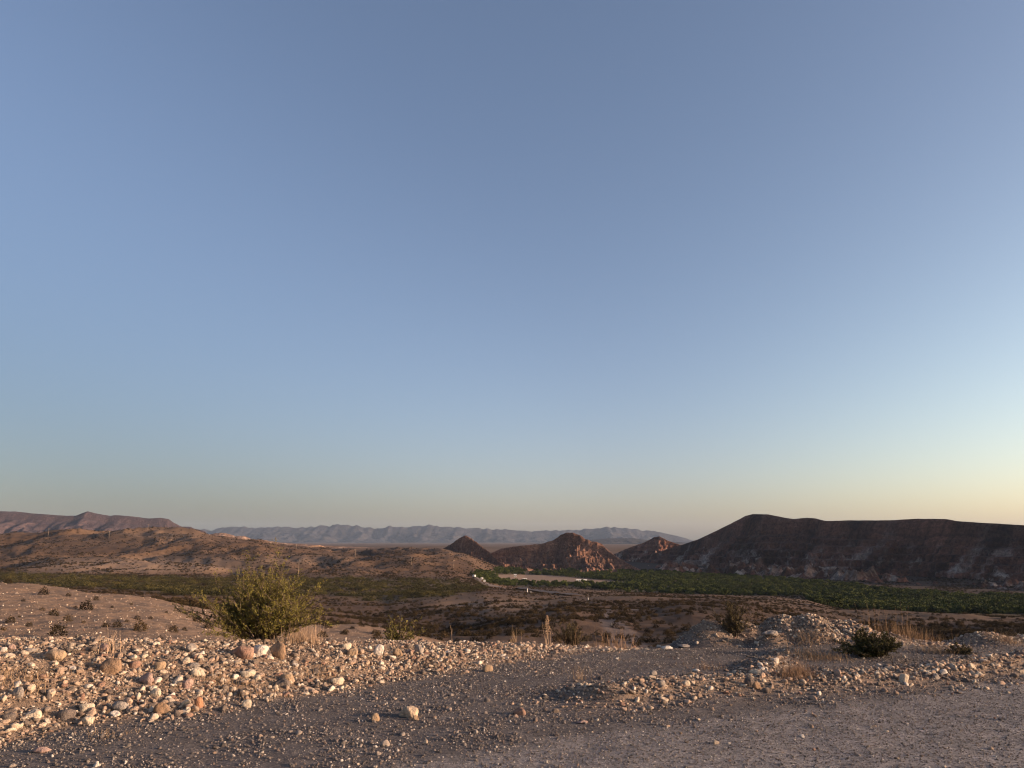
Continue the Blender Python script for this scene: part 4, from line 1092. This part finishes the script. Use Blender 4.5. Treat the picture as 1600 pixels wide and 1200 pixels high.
# ------------------------------------------------------------------ utility poles
def box(x0, x1, y0, y1, z0, z1):
    V = [(x0, y0, z0), (x1, y0, z0), (x1, y1, z0), (x0, y1, z0), (x0, y0, z1), (x1, y0, z1), (x1, y1, z1), (x0, y1, z1)]
    Fq = [(0, 3, 2, 1), (4, 5, 6, 7), (0, 1, 5, 4), (1, 2, 6, 5), (2, 3, 7, 6), (3, 0, 4, 7)]
    return np.array(V, float), np.array(Fq)
def cyl(r0, r1, z0, z1, n=8, cx=0, cy=0):
    a = np.arange(n) * 2 * np.pi / n
    V = np.concatenate([np.stack([cx + r0 * np.cos(a), cy + r0 * np.sin(a), np.full(n, z0)], -1), np.stack([cx + r1 * np.cos(a), cy + r1 * np.sin(a), np.full(n, z1)], -1)])
    return V, np.array([(i, (i + 1) % n, n + (i + 1) % n, n + i) for i in range(n)])
pole_me = mesh_np('pole', *cyl(0.17, 0.12, -0.5, 11), M_POLE)
arm_me = mesh_np('crossarm', *box(-1.4, 1.4, -0.09, 0.09, 9.9, 10.12), M_POLE)
ins_me = mesh_np('insulator', *cyl(0.06, 0.05, 0, 0.3), M_WHITE)
for (px_, py_, hp, lb) in [(75, 838, 12, 'leftmost pale utility pole on the brown hills'), (170, 842, 12, 'pale utility pole in front of the rounded brown hill'), (231, 828, 9, 'utility pole on the rounded hill crest against the purple ridge'),
                          (268, 846, 11, 'utility pole right of the rounded hill crest, over the dark gully'), (463, 855, 8, 'small utility pole left of the orange sunlit sand hill'), (555, 870, 11, 'pale utility pole left of the dark low hill'),
                          (643, 882, 13, 'utility pole right of the dark low hill, above the scrub flat'), (466, 902, 26, 'tall utility pole rising behind the big bush top'), (709, 888, 12, 'utility pole on the slope under the pointed butte')]:
    X_, Y_, Z_ = hit(px_, py_, 300)
    Y_ = min(Y_, 1180); 
    X_ = P(px_, py_, Y_)[0]; Z_ = float(height(np.array([X_]), np.array([Y_]), False)[0])
    root = bpy.data.objects.new('utility_pole', None); C.objects.link(root); root.location = (X_, Y_, Z_)
    root.rotation_euler = (0, 0, random.uniform(-0.5, 0.5)); sc = hp / F * Y_ / 11.0; sc = max(0.7, min(1.3, sc)); root.scale = (1.0, 1.0, sc)
    obj('pole', pole_me, root); a = obj('crossarm', arm_me, root)
    for xx in (-1.2, 0.0, 1.2): obj('insulator', ins_me, a, (xx, 0, 10.12))
    tag(root, lb, 'utility pole', 'utility poles across the hills')

# ------------------------------------------------------------------ buildings, vehicles and posts in the valley
def shed(px_, py_, w, d, h, lb, rz=0.0, cat='shed', name='shed', gable=0.8):
    X_, Y_, Z_ = hit(px_, py_, 300)
    root = bpy.data.objects.new(name, None); C.objects.link(root); root.location = (X_, Y_, Z_ - 0.2); root.rotation_euler = (0, 0, rz)
    obj('wall', mesh_np('wall', *box(-w / 2, w / 2, -d / 2, d / 2, 0, h), M_WHITE), root)
    e = 0.3
    V = np.array([(-w / 2 - e, -d / 2 - e, h), (w / 2 + e, -d / 2 - e, h), (w / 2 + e, d / 2 + e, h), (-w / 2 - e, d / 2 + e, h), (-w / 2 - e, 0, h + gable), (w / 2 + e, 0, h + gable)])
    V[:, 2] += 0.003
    me = bpy.data.meshes.new('roof'); me.from_pydata([tuple(v) for v in V], [], [(0, 1, 5, 4), (2, 3, 4, 5), (0, 4, 3), (1, 2, 5), (0, 3, 2, 1)]); me.materials.append(M_WHITE)
    obj('roof', me, root)
    obj('door', mesh_np('door', *box(-0.5, 0.5, -d / 2 - 0.05, -d / 2 - 0.003, 0.1, 2.1), M_ROOF), root)
    for xx in (-w * 0.32, w * 0.3): obj('window', mesh_np('window', *box(xx - 0.5, xx + 0.5, -d / 2 - 0.04, -d / 2 - 0.003, 1.1, 2.0), M_GLASS), root)
    tag(root, lb, cat); return root
shed(911, 909.5, 8.5, 4, 2.6, 'long white building at the right end of the pale field', 0.2, 'building', 'white_building')
shed(903, 909.0, 4.0, 3, 2.3, 'small white shed joined to view at the left of the long building', 0.2)
shed(820, 907.5, 4.6, 3, 2.3, 'small white shed at the lower left of the pale field', 0.1)
shed(805, 901.5, 3.2, 3, 3.0, 'tiny pale hut at the far left corner of the pale field', 0.0, 'hut', 'hut')

def van(px_, py_, lb, rz):
    X_, Y_, Z_ = hit(px_, py_, 300)
    root = bpy.data.objects.new('parked_van', None); C.objects.link(root); root.location = (X_, Y_, Z_ + 0.6); root.rotation_euler = (0, 0, rz)
    prof = [(-2.4, 0.4), (2.3, 0.4), (2.4, 1.0), (1.6, 1.25), (1.0, 2.1), (-2.3, 2.15), (-2.4, 1.9)]
    n = len(prof); V = [(a, -0.95, c) for a, c in prof] + [(a, 0.95, c) for a, c in prof]
    me = bpy.data.meshes.new('body'); me.from_pydata(V, [], [tuple(range(n)), tuple(range(2 * n - 1, n - 1, -1))] + [((i + 1) % n, i, n + i, n + (i + 1) % n) for i in range(n)]); me.materials.append(M_WHITE)
    obj('body', me, root)
    obj('windscreen', mesh_np('windscreen', np.array([(1.55, -0.8, 1.34), (1.55, 0.8, 1.34), (1.1, 0.8, 2.0), (1.1, -0.8, 2.0)]) + np.array([0.03, 0, 0.02]), np.array([(0, 1, 2, 3)]), M_GLASS), root)
    for sx in (-1.5, 1.5):
        for sy in (-0.93, 0.93):
            V, Fq = cyl(0.36, 0.36, -0.12, 0.12, 12)
            o = obj('wheel', mesh_np('wheel', V, Fq, M_TYRE), root, (sx, sy, 0.36), (R(90), 0, 0))
    tag(root, lb, 'van'); return root
van(741, 903, 'small white vehicle on the valley road, upper left of three pale specks', 1.35)
van(753, 907, 'white vehicle on the valley road where it bends', 1.5)
van(757, 911, 'white vehicle at the near end of the road bend', 1.6)
for (px_, py_, hp, lb) in [(824, 926, 6, 'taller of the two white marker posts at the edge of the gravel terrace'), (829.5, 928, 4, 'shorter of the two white marker posts at the edge of the gravel terrace'), (919, 939, 5, 'lone white marker post on the open gravel terrace'),
                           (956, 978, 4, 'small white marker post beside the dirt track')]:
    X_, Y_, Z_ = hit(px_, py_, 60)
    hh = hp / F * Y_
    root = bpy.data.objects.new('marker_post', None); C.objects.link(root); root.location = (X_, Y_, Z_ - 0.05)
    obj('post', mesh_np('post', *cyl(hh * 0.11, hh * 0.10, 0, hh, 8), M_WHITE), root)
    obj('cap', mesh_np('cap', *cyl(hh * 0.13, hh * 0.02, hh + 0.003, hh * 1.08, 8), M_ROOF), root)
    tag(root, lb, 'marker post')

# ------------------------------------------------------------------ haze
hz, nt, b = mat('haze'); nt.nodes.clear()
out = nt.nodes.new('ShaderNodeOutputMaterial'); pv_ = nt.nodes.new('ShaderNodeVolumePrincipled')
pv_.inputs['Color'].default_value = (0.55, 0.72, 1.0, 1); pv_.inputs['Density'].default_value = 1.7e-5; pv_.inputs['Anisotropy'].default_value = 0.0
nt.links.new(pv_.outputs[0], out.inputs['Volume'])
V, Fq = box(-130000, 130000, -9500, 20500, -75, 420)
V, Fq = box(-24000, 24000, -9500, 19500, -75, 420)
tag(obj('haze', mesh_np('haze', V, Fq, hz)), kind='stuff')
print('tris', sum(len(o.data.polygons) * 2 for o in C.objects if o.type == 'MESH'), 'objs', len(C.objects))
